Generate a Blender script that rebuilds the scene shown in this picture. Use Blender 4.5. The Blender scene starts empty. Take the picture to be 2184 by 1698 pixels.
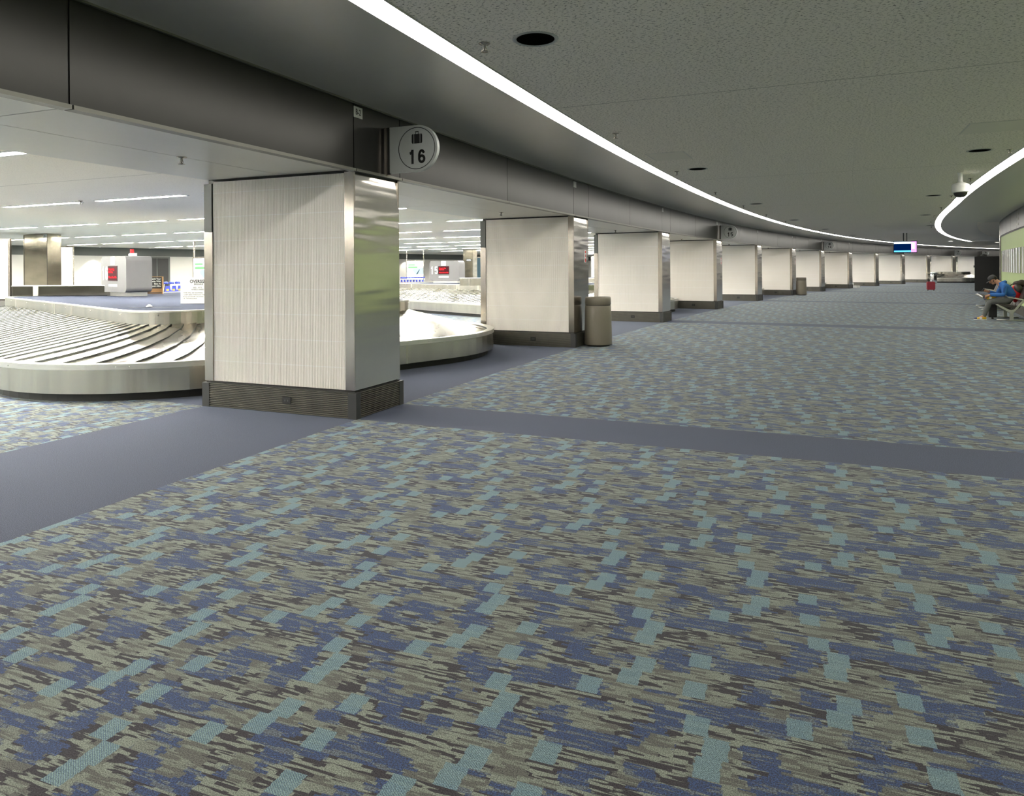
import bpy, bmesh, math, random
from mathutils import Vector, Matrix
random.seed(7)
D = bpy.data
COL = bpy.context.scene.collection
SC = bpy.context.scene
rad = math.radians

# ---------------------------------------------------------------- camera, world, exposure
F_PX = 1500.0
cd = D.cameras.new('camera'); cam = D.objects.new('camera', cd); COL.objects.link(cam)
cd.sensor_fit = 'HORIZONTAL'; cd.sensor_width = 36.0; cd.lens = 36.0*F_PX/2184.0
cd.shift_y = -(849.0-573.8)/2184.0
cd.clip_start = 0.05; cd.clip_end = 400
cam.matrix_world = Matrix.Translation((0, 0, 1.5)) @ Matrix.Rotation(rad(90), 4, 'X') @ Matrix.Rotation(-0.0070, 4, 'Z')
SC.camera = cam
w = D.worlds.new('world'); SC.world = w; w.use_nodes = True
w.node_tree.nodes['Background'].inputs[0].default_value = (0.5, 0.52, 0.5, 1)
w.node_tree.nodes['Background'].inputs[1].default_value = 0.03
SC.view_settings.view_transform = 'Standard'; SC.view_settings.look = 'None'
SC.view_settings.gamma = 1.0; SC.view_settings.use_curve_mapping = False
SC.view_settings.exposure = 0.13
SC.cycles.use_denoising = True
SC.cycles.use_adaptive_sampling = True; SC.cycles.adaptive_threshold = 0.06
SC.cycles.max_bounces = 5; SC.cycles.diffuse_bounces = 3; SC.cycles.glossy_bounces = 3
SC.cycles.sample_clamp_indirect = 20.0
SC.cycles.use_light_tree = False
E_HALL = 252.0       # hall tube fixtures
E_COVE = 20.0       # corridor light lines

# ---------------------------------------------------------------- the curved plan
OX, OY, R = 151.0, -56.5, 165.3      # everything is concentric about this point
Z_SOF, Z_FT, Z_CEIL, Z_HALL = 2.53, 3.19, 3.25, 2.9
OFF_WALL = 8.95
TH0 = 157.38
PIL = [159.75, 157.38, 155.01, 152.68, 150.33, 147.94, 145.47, 143.12, 140.68, 138.22, 135.72, 133.25, 130.8, 128.35, 125.9]
def P(off, th, z=0.0):
    r = R-off; a = rad(th)
    return Vector((OX+r*math.cos(a), OY+r*math.sin(a), z))
def S(th): return (TH0-th)*math.pi/180*R

# ---------------------------------------------------------------- materials
def mat(name): 
    m = D.materials.new(name); m.use_nodes = True; nt = m.node_tree
    return m, nt, nt.nodes['Principled BSDF']
def N(nt, t, **kw):
    n = nt.nodes.new(t)
    for k, v in kw.items():
        if k == 'ins':
            for a, b in v.items(): n.inputs[a].default_value = b
        else: setattr(n, k, v)
    return n
def L(nt, a, b): nt.links.new(a, b)
def M_(nt, op, a, b=None, c=None, **k):
    n = N(nt, 'ShaderNodeMath', operation=op, **k)
    for i, v in enumerate((a, b, c)):
        if v is None: continue
        if isinstance(v, (int, float)): n.inputs[i].default_value = v
        else: L(nt, v, n.inputs[i])
    return n.outputs[0]
def simple(name, col, rough=0.5, metal=0.0, spec=0.5, emit=None, es=0.0, var=0.06, vscale=6.0, bump=0.0, bscale=60.0):
    m, nt, b = mat(name)
    b.inputs['Roughness'].default_value = rough; b.inputs['Metallic'].default_value = metal
    b.inputs['Specular IOR Level'].default_value = spec
    tc = N(nt, 'ShaderNodeTexCoord')
    nz = N(nt, 'ShaderNodeTexNoise', ins={'Scale': vscale, 'Detail': 2.0}); L(nt, tc.outputs['Object'], nz.inputs['Vector'])
    mx = N(nt, 'ShaderNodeMix', data_type='RGBA'); L(nt, nz.outputs[0], mx.inputs[0])
    mx.inputs[6].default_value = (*[max(0, c*(1-var)) for c in col], 1); mx.inputs[7].default_value = (*[c*(1+var) for c in col], 1)
    L(nt, mx.outputs[2], b.inputs['Base Color'])
    if emit: b.inputs['Emission Color'].default_value = (*emit, 1); b.inputs['Emission Strength'].default_value = es
    if bump:
        n2 = N(nt, 'ShaderNodeTexNoise', ins={'Scale': bscale, 'Detail': 2.0}); L(nt, tc.outputs['Object'], n2.inputs['Vector'])
        bp = N(nt, 'ShaderNodeBump', ins={'Strength': bump, 'Distance': 0.01}); L(nt, n2.outputs[0], bp.inputs['Height']); L(nt, bp.outputs[0], b.inputs['Normal'])
    return m
def steel(name, col, rough, wave=0.0, wscale=(0.6, 0.6, 4.0), bvec=(4, 4, 300), var=0.16, zw=False):
    m, nt, b = mat(name)
    b.inputs['Metallic'].default_value = 1.0; b.inputs['Roughness'].default_value = rough
    tc = N(nt, 'ShaderNodeTexCoord')
    mp = N(nt, 'ShaderNodeMapping', ins={'Scale': bvec}); L(nt, tc.outputs['Object'], mp.inputs[0])
    nz = N(nt, 'ShaderNodeTexNoise', ins={'Scale': 1.0, 'Detail': 3.0}); L(nt, mp.outputs[0], nz.inputs['Vector'])
    mx = N(nt, 'ShaderNodeMix', data_type='RGBA'); L(nt, nz.outputs[0], mx.inputs[0])
    mx.inputs[6].default_value = (*[c*(1-var) for c in col], 1); mx.inputs[7].default_value = (*[min(1, c*(1+var*0.8)) for c in col], 1)
    L(nt, mx.outputs[2], b.inputs['Base Color'])
    rr = N(nt, 'ShaderNodeMapRange', ins={'To Min': rough*0.8, 'To Max': rough*1.25}); L(nt, nz.outputs[0], rr.inputs[0]); L(nt, rr.outputs[0], b.inputs['Roughness'])
    if wave:
        mp2 = N(nt, 'ShaderNodeMapping', ins={'Scale': wscale}); L(nt, tc.outputs['Object'], mp2.inputs[0])
        n2 = N(nt, 'ShaderNodeTexNoise', ins={'Scale': 1.0, 'Detail': 1.0}); L(nt, mp2.outputs[0], n2.inputs['Vector'])
        bp = N(nt, 'ShaderNodeBump', ins={'Strength': 1.0, 'Distance': wave}); L(nt, n2.outputs[0], bp.inputs['Height'])
        if zw:      # sheet buckles more towards its top fixing
            sz = N(nt, 'ShaderNodeSeparateXYZ'); L(nt, tc.outputs['Object'], sz.inputs[0])
            zr = N(nt, 'ShaderNodeMapRange', ins={'From Min': 1.0, 'From Max': 2.3, 'To Min': 0.12, 'To Max': 1.0}); L(nt, sz.outputs[2], zr.inputs[0]); L(nt, zr.outputs[0], bp.inputs['Strength']); L(nt, bp.outputs[0], b.inputs['Normal'])
    return m
def lamp(name, col, s):
    m = D.materials.new(name); m.use_nodes = True; nt = m.node_tree; nt.nodes.clear()
    e = N(nt, 'ShaderNodeEmission'); e.inputs[0].default_value = (*col, 1); e.inputs[1].default_value = s
    o = N(nt, 'ShaderNodeOutputMaterial'); L(nt, e.outputs[0], o.inputs[0]); return m

def carpet():
    m, nt, b = mat('carpet'); b.inputs['Roughness'].default_value = 0.95; b.inputs['Specular IOR Level'].default_value = 0.15
    b.inputs['Sheen Weight'].default_value = 0.15; b.inputs['Sheen Roughness'].default_value = 0.45; b.inputs['Sheen Tint'].default_value = (0.75, 0.85, 1, 1)
    uv = N(nt, 'ShaderNodeUVMap', uv_map='plan'); sp = N(nt, 'ShaderNodeSeparateXYZ'); L(nt, uv.outputs[0], sp.inputs[0])
    u, v = sp.outputs[0], sp.outputs[1]
    def comb(a, b_, c=0.0):
        n = N(nt, 'ShaderNodeCombineXYZ')
        for i, q in enumerate((a, b_, c)):
            if isinstance(q, (int, float)): n.inputs[i].default_value = q
            else: L(nt, q, n.inputs[i])
        return n.outputs[0]
    def white(a, b_, c=0.0):
        n = N(nt, 'ShaderNodeTexWhiteNoise', noise_dimensions='3D'); L(nt, comb(a, b_, c), n.inputs[0]); return n.outputs[0]
    def fl(x): return M_(nt, 'FLOOR', x)
    def cells(cu, cv, jag, seed, pu, pv, sh):
        row = fl(M_(nt, 'DIVIDE', v, 0.013))
        r1 = white(row, seed)
        u2 = M_(nt, 'ADD', u, M_(nt, 'MULTIPLY', M_(nt, 'SUBTRACT', r1, 0.5), jag))
        iv = fl(M_(nt, 'DIVIDE', v, cv))
        blk = fl(M_(nt, 'DIVIDE', iv, float(pv)))
        stag = M_(nt, 'MULTIPLY', white(M_(nt, 'FLOORED_MODULO', iv, float(pv)), seed+3), cu)
        iu = fl(M_(nt, 'DIVIDE', M_(nt, 'ADD', u2, stag), cu))
        iu = M_(nt, 'FLOORED_MODULO', M_(nt, 'ADD', iu, M_(nt, 'MULTIPLY', blk, float(sh))), float(pu))
        ivm = M_(nt, 'FLOORED_MODULO', iv, float(pv))
        return white(iu, ivm, seed)
    big = cells(0.112, 0.100, 0.045, 1.0, 6, 6, 2)
    med = cells(0.095, 0.055, 0.045, 5.0, 9, 11, 4)
    sml = cells(0.078, 0.100, 0.006, 19.0, 9, 7, 4)
    # interlocking streaks running across the concourse
    st = N(nt, 'ShaderNodeTexNoise', ins={'Scale': 1.0, 'Detail': 1.0}); L(nt, comb(M_(nt, 'MULTIPLY', u, 9.0), M_(nt, 'MULTIPLY', v, 62.0)), st.inputs['Vector'])
    rw = fl(M_(nt, 'DIVIDE', v, 0.0135)); sg = fl(M_(nt, 'DIVIDE', M_(nt, 'ADD', u, M_(nt, 'MULTIPLY', white(rw, 31.0), 0.6)), 0.085))
    dash = M_(nt, 'ADD', M_(nt, 'MULTIPLY', white(rw, sg, 17.0), 0.55), M_(nt, 'MULTIPLY', M_(nt, 'SUBTRACT', st.outputs[0], 0.5), 1.6))
    streak = N(nt, 'ShaderNodeMapRange', ins={'From Min': 0.25, 'From Max': 0.33}); L(nt, dash, streak.inputs[0])
    def mix(f, a, c):
        n = N(nt, 'ShaderNodeMix', data_type='RGBA')
        if isinstance(f, (int, float)): n.inputs[0].default_value = f
        else: L(nt, f, n.inputs[0])
        for i, q in ((6, a), (7, c)):
            if isinstance(q, tuple): n.inputs[i].default_value = (*q, 1)
            else: L(nt, q, n.inputs[i])
        return n.outputs[2]
    DK, GG, BL, BD, TE, TA = (0.044, 0.038, 0.042), (0.205, 0.225, 0.185), (0.050, 0.080, 0.178), (0.062, 0.060, 0.090), (0.190, 0.285, 0.285), (0.110, 0.110, 0.096)
    taupe = mix(streak.outputs[0], DK, GG)
    greens = mix(M_(nt, 'MULTIPLY', streak.outputs[0], 0.8), TA, GG)
    diag = M_(nt, 'SINE', M_(nt, 'ADD', M_(nt, 'MULTIPLY', u, 620.0), M_(nt, 'MULTIPLY', v, 780.0)))
    tealw = mix(M_(nt, 'MULTIPLY', M_(nt, 'GREATER_THAN', diag, 0.1), 0.55), TE, BL)
    greens = mix(M_(nt, 'GREATER_THAN', big, 0.52), greens, mix(M_(nt, 'MULTIPLY', streak.outputs[0], 0.6), TA, GG))
    c = mix(M_(nt, 'GREATER_THAN', big, 0.44), taupe, greens)
    fk = N(nt, 'ShaderNodeTexNoise', ins={'Scale': 150.0, 'Detail': 1.0}); L(nt, uv.outputs[0], fk.inputs['Vector'])
    fr = N(nt, 'ShaderNodeMapRange', ins={'From Min': 0.42, 'From Max': 0.58, 'To Max': 0.62}); L(nt, fk.outputs[0], fr.inputs[0])
    blue = mix(fr.outputs[0], mix(M_(nt, 'MULTIPLY', M_(nt, 'GREATER_THAN', dash, 0.42), 0.55), BL, GG), DK)
    c = mix(M_(nt, 'GREATER_THAN', big, 0.60), c, blue)
    c = mix(M_(nt, 'GREATER_THAN', med, 0.80), c, blue)
    c = mix(M_(nt, 'LESS_THAN', med, 0.12), c, greens)
    c = mix(M_(nt, 'MULTIPLY', M_(nt, 'GREATER_THAN', sml, 0.915), 0.85), c, tealw)
    # plain blue border strip along the columns and plain cross bands
    inb = M_(nt, 'MULTIPLY', M_(nt, 'LESS_THAN', u, 0.02), M_(nt, 'GREATER_THAN', u, -2.0))
    per = 2*2.365*math.pi/180*R
    vv = M_(nt, 'FLOORED_MODULO', v, per)
    cb = M_(nt, 'LESS_THAN', vv, 0.86)
    plain = M_(nt, 'MAXIMUM', inb, cb)
    spk = N(nt, 'ShaderNodeTexNoise', ins={'Scale': 170.0, 'Detail': 2.0}); L(nt, uv.outputs[0], spk.inputs['Vector'])
    sr = N(nt, 'ShaderNodeMapRange', ins={'From Min': 0.35, 'From Max': 0.65}); L(nt, spk.outputs[0], sr.inputs[0])
    pl = mix(sr.outputs[0], (0.025, 0.030, 0.055), (0.068, 0.077, 0.118))
    c = mix(plain, c, pl)
    # loop pile
    wv = N(nt, 'ShaderNodeTexNoise', ins={'Scale': 260.0, 'Detail': 1.0}); L(nt, uv.outputs[0], wv.inputs['Vector'])
    wr = N(nt, 'ShaderNodeMapRange', ins={'From Min': 0.3, 'From Max': 0.7, 'To Min': 0.45, 'To Max': 1.55}); L(nt, wv.outputs[0], wr.inputs[0])
    vm = N(nt, 'ShaderNodeVectorMath', operation='SCALE'); L(nt, c, vm.inputs[0]); L(nt, wr.outputs[0], vm.inputs['Scale'])
    L(nt, vm.outputs[0], b.inputs['Base Color'])
    bp = N(nt, 'ShaderNodeBump', ins={'Strength': 0.5, 'Distance': 0.003}); L(nt, wv.outputs[0], bp.inputs['Height']); L(nt, bp.outputs[0], b.inputs['Normal'])
    return m
def ceiling_tile(name, col, fis=0.55, seam_v=2.5*math.pi/180*R, seam_u=1.22, v0=-1.36, thin=1.22):
    m, nt, b = mat(name); b.inputs['Roughness'].default_value = 0.9; b.inputs['Specular IOR Level'].default_value = 0.2
    uv = N(nt, 'ShaderNodeUVMap', uv_map='plan'); sp = N(nt, 'ShaderNodeSeparateXYZ'); L(nt, uv.outputs[0], sp.inputs[0])
    mp = N(nt, 'ShaderNodeMapping', ins={'Scale': (38, 70, 1), 'Rotation': (0, 0, 0.6)}); L(nt, uv.outputs[0], mp.inputs[0])
    nz = N(nt, 'ShaderNodeTexNoise', ins={'Scale': 1.0, 'Detail': 3.0, 'Roughness': 0.65}); L(nt, mp.outputs[0], nz.inputs['Vector'])
    th = N(nt, 'ShaderNodeMapRange', ins={'From Min': 0.57, 'From Max': 0.62}); L(nt, nz.outputs[0], th.inputs[0])
    def line(x, per, w, off=0.0):
        q = M_(nt, 'FLOORED_MODULO', M_(nt, 'ADD', x, off), per); return M_(nt, 'LESS_THAN', q, w)
    l1 = line(sp.outputs[1], seam_v, 0.018, v0); l2 = M_(nt, 'MULTIPLY', line(sp.outputs[1], thin, 0.004, 0.3), 0.35); l3 = M_(nt, 'MULTIPLY', line(sp.outputs[0], seam_u, 0.004, 0.1), 0.35)
    seam = M_(nt, 'MAXIMUM', l1, M_(nt, 'MAXIMUM', l2, l3))
    f = M_(nt, 'MAXIMUM', M_(nt, 'MULTIPLY', th.outputs[0], fis), M_(nt, 'MULTIPLY', seam, 0.6))
    mx = N(nt, 'ShaderNodeMix', data_type='RGBA'); L(nt, f, mx.inputs[0])
    mx.inputs[6].default_value = (*col, 1); mx.inputs[7].default_value = (*[c*0.22 for c in col], 1)
    L(nt, mx.outputs[2], b.inputs['Base Color'])
    return m
def tile_mat():
    m, nt, b = mat('ribbed_tile'); b.inputs['Roughness'].default_value = 0.35; b.inputs['Specular IOR Level'].default_value = 0.35
    tc = N(nt, 'ShaderNodeTexCoord'); sp = N(nt, 'ShaderNodeSeparateXYZ'); L(nt, tc.outputs['Object'], sp.inputs[0])
    q = M_(nt, 'FLOORED_MODULO', M_(nt, 'ADD', sp.outputs[2], -0.24), 0.2645)
    seam = M_(nt, 'LESS_THAN', q, 0.009)
    nz = N(nt, 'ShaderNodeTexNoise', ins={'Scale': 1.3, 'Detail': 2.0}); L(nt, tc.outputs['Object'], nz.inputs['Vector'])
    mx = N(nt, 'ShaderNodeMix', data_type='RGBA'); L(nt, nz.outputs[0], mx.inputs[0])
    mx.inputs[6].default_value = (0.89, 0.845, 0.785, 1); mx.inputs[7].default_value = (0.94, 0.90, 0.85, 1)
    mx2 = N(nt, 'ShaderNodeMix', data_type='RGBA'); L(nt, M_(nt, 'MULTIPLY', seam, 0.85), mx2.inputs[0]); L(nt, mx.outputs[2], mx2.inputs[6]); mx2.inputs[7].default_value = (0.97, 0.95, 0.93, 1)
    L(nt, mx2.outputs[2], b.inputs['Base Color']); return m

CARPET = carpet()
CEIL = ceiling_tile('fissured_ceiling_tile', (0.93, 0.885, 0.82), fis=0.95)
CEILH = ceiling_tile('hall_ceiling_tile', (0.84, 0.81, 0.735), fis=0.25)
SOFT = simple('painted_metal_soffit', (0.62, 0.61, 0.58), rough=0.36, metal=0.45, var=0.03)
FASC = simple('dark_metal_fascia', (0.047, 0.047, 0.045), rough=0.33, metal=0.95, var=0.04)
LIP = simple('grey_metal_lip', (0.17, 0.17, 0.15), rough=0.4, metal=0.6, var=0.02)
SOF2 = simple('beam_soffit_metal', (0.62, 0.62, 0.58), rough=0.4, metal=0.35, var=0.02)
TILE = tile_mat()
STEEL = steel('brushed_steel_sheet', (0.66, 0.64, 0.60), 0.17, wave=0.016, wscale=(0.7, 0.7, 6.5), bvec=(400, 400, 1.2), zw=True)
STEELC = steel('crumpled_steel_sheet', (0.34, 0.31, 0.245), 0.13, wave=0.05, wscale=(1.0, 1.0, 3.2), bvec=(1.2, 1.2, 3.0), var=0.4)
STEELT = steel('brushed_steel_trim', (0.47, 0.43, 0.38), 0.20, bvec=(300, 300, 2))
RAIL = steel('carousel_steel', (0.57, 0.54, 0.47), 0.25, bvec=(5, 5, 0.12), var=0.28)
RAILT = steel('carousel_rail_cap', (0.70, 0.69, 0.64), 0.34, bvec=(5, 5, 60))
PLATE = steel('carousel_plate_steel', (0.50, 0.48, 0.43), 0.27, bvec=(1.5, 1.5, 1.5), var=0.04)
CHROME = steel('polished_chrome', (0.93, 0.94, 0.97), 0.13, wave=0.06, wscale=(6, 6, 1.5), bvec=(3, 3, 3))
ALU = steel('cast_aluminium', (0.55, 0.55, 0.50), 0.35, bvec=(8, 8, 8))
BLACK = simple('black_rubber', (0.012, 0.012, 0.011), rough=0.5, var=0.15)
BASE = simple('dark_ribbed_metal', (0.13, 0.122, 0.10), rough=0.42, metal=0.5, var=0.25, vscale=9)
BASED = simple('dark_base_post', (0.035, 0.036, 0.036), rough=0.45, var=0.1)
DKG = simple('dark_grey_paint', (0.085, 0.092, 0.086), rough=0.5)
WALLW = simple('white_wall_panel', (0.66, 0.64, 0.595), rough=0.6, var=0.02, vscale=1)
GREEN = simple('pale_green_wall', (0.50, 0.62, 0.29), rough=0.5, var=0.04, vscale=0.8)
CANM = simple('speckled_taupe_plastic', (0.205, 0.182, 0.140), rough=0.35, var=0.22, vscale=220)
BOXG = simple('silver_painted_box', (0.17, 0.17, 0.175), rough=0.42, metal=0.35, var=0.02)
SIGNW = simple('sign_white', (0.85, 0.86, 0.82), rough=0.5, var=0.01)
SIGNG = simple('sign_silver', (0.44, 0.46, 0.45), rough=0.42, metal=0.2, var=0.02)
INK = simple('black_ink', (0.012, 0.012, 0.012), rough=0.5, var=0)
WHITE = simple('white_paint', (0.86, 0.86, 0.86), rough=0.45, var=0.01)
RED = simple('red_plastic', (0.62, 0.01, 0.015), rough=0.3)
CAVITY_SHADE = simple('painted_cavity_shade', (0.004, 0.004, 0.003), rough=1.0, spec=0.0)  # near-black colour stands in for the shade inside a lamp recess
DRED = simple('dark_red_fabric', (0.30, 0.03, 0.045), rough=0.7)
PANEL = simple('ceiling_panel_paint', (0.80, 0.77, 0.70), rough=0.7, var=0.02)
BLUEP = simple('blue_plastic', (0.03, 0.05, 0.36), rough=0.4)
YEL = simple('yellow_plastic', (0.70, 0.42, 0.02), rough=0.5)
WOOD = simple('tan_wood', (0.36, 0.19, 0.07), rough=0.55, var=0.15)
SEATM = simple('black_vinyl', (0.045, 0.038, 0.032), rough=0.38, var=0.15)
SKIN = simple('skin', (0.52, 0.27, 0.17), rough=0.5, var=0.06)
HOOD = simple('blue_fleece', (0.035, 0.15, 0.47), rough=0.85, var=0.18, vscale=9)
JEAN = simple('grey_denim', (0.135, 0.140, 0.138), rough=0.9, var=0.25, vscale=16)
HAIR = simple('dark_hair', (0.025, 0.015, 0.010), rough=0.6)
CAPM = simple('grey_cap_cloth', (0.062, 0.060, 0.062), rough=0.9)
NAVY = simple('navy_cloth', (0.02, 0.03, 0.11), rough=0.8)
HALL_L = lamp('hall_tube_light', (1.0, 0.965, 0.86), E_HALL)
COVE_L = lamp('cove_light', (1.0, 0.955, 0.87), E_COVE)
LED = lamp('red_led_text', (1.0, 0.03, 0.04), 2.2)
LEDB = simple('led_screen', (0.035, 0.003, 0.006), rough=0.6, spec=0.1, emit=(0.5, 0.02, 0.04), es=0.05)
ADW = lamp('backlit_white_panel', (0.90, 0.97, 1.0), 3.2)
ADY = lamp('backlit_warm_panel', (1.0, 1.0, 0.85), 3.6)
ADG = lamp('backlit_green_print', (0.45, 0.95, 0.45), 1.0)
ADB = lamp('backlit_pale_blue_print', (0.62, 0.82, 0.88), 1.3)
ADK = lamp('backlit_grey_print', (0.10, 0.16, 0.18), 1.0)
SCB = lamp('screen_navy', (0.0, 0.012, 0.075), 1.0)
SCW = lamp('screen_white', (0.75, 0.92, 1.0), 2.5)
SCC = lamp('screen_cyan', (0.12, 0.60, 1.0), 1.8)
SCP = lamp('screen_pink', (0.90, 0.35, 0.95), 1.5)
DLIT = lamp('lit_downlight', (1.0, 0.97, 0.88), 8.0)
WASHL = lamp('wall_washer_lamp', (1.0, 0.97, 0.85), 20.0)

# ---------------------------------------------------------------- mesh helpers
class MB:
    def __init__(s): s.v = []; s.f = []; s.m = []; s.uv = []; s.mats = []; s.smooth = []
    def mi(s, m):
        if m not in s.mats: s.mats.append(m)
        return s.mats.index(m)
    def face(s, idx, m, smooth=False): s.f.append(idx); s.m.append(s.mi(m)); s.smooth.append(smooth)
    def add(s, verts, faces, m, smooth=False):
        b = len(s.v); s.v += [Vector(v) for v in verts]
        for f in faces: s.face([b+i for i in f], m, smooth)
        return b
    def box(s, lo, hi, m, T=None):
        x0, y0, z0 = lo; x1, y1, z1 = hi
        vs = [Vector(c) for c in ((x0, y0, z0), (x1, y0, z0), (x1, y1, z0), (x0, y1, z0), (x0, y0, z1), (x1, y0, z1), (x1, y1, z1), (x0, y1, z1))]
        if T: vs = [T @ v for v in vs]
        s.add(vs, [(0, 3, 2, 1), (4, 5, 6, 7), (0, 1, 5, 4), (1, 2, 6, 5), (2, 3, 7, 6), (3, 0, 4, 7)], m)
    def prism(s, poly, axis, a, b, m, T=None, smooth=False):
        # poly of 2-D points extruded along an axis ('x': (y,z) ; 'y': (x,z) ; 'z': (x,y))
        def mk(p, t):
            v = Vector({'x': (t, p[0], p[1]), 'y': (p[0], t, p[1]), 'z': (p[0], p[1], t)}[axis])
            return T @ v if T else v
        n = len(poly); vs = [mk(p, a) for p in poly]+[mk(p, b) for p in poly]
        b0 = s.add(vs, [], m)
        s.face([b0+i for i in range(n)][::-1], m); s.face([b0+n+i for i in range(n)], m)
        for i in range(n): s.face([b0+i, b0+(i+1) % n, b0+n+(i+1) % n, b0+n+i], m, smooth)
    def lathe(s, prof, m, n=32, T=None, smooth=True, caps=True):
        vs = []
        for r, z in prof:
            for k in range(n):
                a = 2*math.pi*k/n; v = Vector((r*math.cos(a), r*math.sin(a), z)); vs.append(T @ v if T else v)
        fs = []
        for i in range(len(prof)-1):
            for k in range(n): fs.append((i*n+k, i*n+(k+1) % n, (i+1)*n+(k+1) % n, (i+1)*n+k))
        b = s.add(vs, fs, m, smooth)
        if caps:
            s.face([b+k for k in range(n)][::-1], m); s.face([b+(len(prof)-1)*n+k for k in range(n)], m)
    def tube(s, pts, r, m, n=8, smooth=True):
        pts = [Vector(p) for p in pts]; rs = r if isinstance(r, (list, tuple)) else [r]*len(pts)
        vs = []; prev = None
        for i, p in enumerate(pts):
            d = (pts[min(i+1, len(pts)-1)]-pts[max(i-1, 0)]).normalized()
            if prev is None:
                a = d.orthogonal().normalized()
            else: a = (prev-d*prev.dot(d)).normalized()
            prev = a; c = d.cross(a)
            for k in range(n):
                t = 2*math.pi*k/n; vs.append(p+(a*math.cos(t)+c*math.sin(t))*rs[i])
        fs = [(i*n+k, i*n+(k+1) % n, (i+1)*n+(k+1) % n, (i+1)*n+k) for i in range(len(pts)-1) for k in range(n)]
        b = s.add(vs, fs, m, smooth); s.face([b+k for k in range(n)][::-1], m); s.face([b+(len(pts)-1)*n+k for k in range(n)], m)
    def ball(s, c, r, m, n=14, T=None):
        rx, ry, rz = (r, r, r) if isinstance(r, (int, float)) else r
        prof = [(math.sin(math.pi*i/n), -math.cos(math.pi*i/n)) for i in range(n+1)]
        prof[0] = (0.02, -1); prof[-1] = (0.02, 1)
        M = Matrix.Translation(c) @ (T or Matrix.Identity(4)) @ Matrix.Diagonal((rx, ry, rz, 1))
        s.lathe(prof, m, n=18, T=M)
    def build(s, name, parent=None, label=None, cat=None, group=None, kind=None, loc=None):
        me = D.meshes.new(name); me.from_pydata([tuple(v) for v in s.v], [], s.f)
        for m in s.mats: me.materials.append(m)
        me.polygons.foreach_set('material_index', s.m); me.polygons.foreach_set('use_smooth', s.smooth)
        me.update()
        o = D.objects.new(name, me); COL.objects.link(o)
        if parent: o.parent = parent
        tag(o, label, cat, group, kind)
        return o
def tag(o, label=None, cat=None, group=None, kind=None):
    if label: o['label'] = label
    if cat: o['category'] = cat
    if group: o['group'] = group
    if kind: o['kind'] = kind
    return o
def empty(name, loc, rotz=0.0, label=None, cat=None, group=None):
    o = D.objects.new(name, None); COL.objects.link(o); o.location = loc; o.rotation_euler = (0, 0, rotz)
    o.empty_display_size = 0.1
    return tag(o, label, cat, group)
def copy_tree(o, parent=None):
    c = o.copy(); COL.objects.link(c); c.parent = parent
    for ch in list(o.children): copy_tree(ch, c)
    return c
def polar_rot(th): return rad(th-180)      # local x = away from the columns across the concourse, local y = along it
def place(o, off, th, z=0.0, extra=0.0):
    o.location = P(off, th, z); o.rotation_euler = (0, 0, polar_rot(th)+extra); return o
def bevel(o, w=0.004, seg=2):
    b = o.modifiers.new('bevel', 'BEVEL'); b.width = w; b.segments = seg; b.limit_method = 'ANGLE'; b.angle_limit = rad(40); return o
def text_mesh(name, body, size, m, parent, T, bold=0.0, align='CENTER', sx=1.0, lh=1.0, label=None):
    cu = D.curves.new(name, 'FONT'); cu.body = body; cu.size = size; cu.align_x = align; cu.align_y = 'CENTER'
    cu.offset = bold; cu.extrude = 0.001; cu.space_line = lh; cu.resolution_u = 4
    t = D.objects.new(name, cu); COL.objects.link(t)
    dg = bpy.context.evaluated_depsgraph_get(); me = D.meshes.new_from_object(t.evaluated_get(dg))
    COL.objects.unlink(t); D.objects.remove(t)
    me.transform(Matrix.Diagonal((sx, 1, 1, 1))); me.transform(T)
    me.materials.clear(); me.materials.append(m)
    o = D.objects.new(name, me); COL.objects.link(o); o.parent = parent
    if label: o['label'] = label
    return o
# arc-shaped grids and sweeps with a 'plan' uv in metres
def drift(th): return -0.088*max(0.0, 151.0-th)
def arc_sheet(name, offs, th0, th1, zf, m, kind='structure', step=0.5, flip=False, gaps=None):
    n = max(2, int(abs(th1-th0)/step)+1); vs = []; uvs = []
    for i in range(n+1):
        th = th0+(th1-th0)*i/n
        for o in offs:
            if isinstance(o, tuple): o = o[0]+o[1]*drift(th)
            vs.append(P(o, th, zf(o) if callable(zf) else zf)); uvs.append((o, S(th)))
    k = len(offs); fs = []
    for i in range(n):
        for j in range(k-1):
            f = (i*k+j, i*k+j+1, (i+1)*k+j+1, (i+1)*k+j); fs.append(f[::-1] if flip else f)
    me = D.meshes.new(name); me.from_pydata([tuple(v) for v in vs], [], fs); me.materials.append(m)
    ul = me.uv_layers.new(name='plan')
    for lp in me.loops: ul.data[lp.index].uv = uvs[lp.vertex_index]
    o = D.objects.new(name, me); COL.objects.link(o); tag(o, kind=kind); return o
def arc_sweep(mb, sec, th0, th1, m, step=0.5, closed=True, caps=True, dr=0):
    n = max(1, int(abs(th1-th0)/step+0.99)); k = len(sec); b = len(mb.v)
    for i in range(n+1):
        th = th0+(th1-th0)*i/n
        for (o, z) in sec: mb.v.append(P(o+dr*drift(th), th, z))
    kk = k if closed else k-1
    for i in range(n):
        for j in range(kk): mb.face([b+i*k+j, b+i*k+(j+1) % k, b+(i+1)*k+(j+1) % k, b+(i+1)*k+j], m)
    if caps and closed: mb.face([b+j for j in range(k)], m); mb.face([b+n*k+j for j in range(k)][::-1], m)

def th_at(px, off):
    lo, hi = 120.0, 166.0
    for _ in range(50):
        m_ = (lo+hi)/2; p = P(off, m_); q = 1092+1500*p.x/p.y if p.y > 0.1 else -9e9
        if q > px: lo = m_
        else: hi = m_
    return (lo+hi)/2
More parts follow.
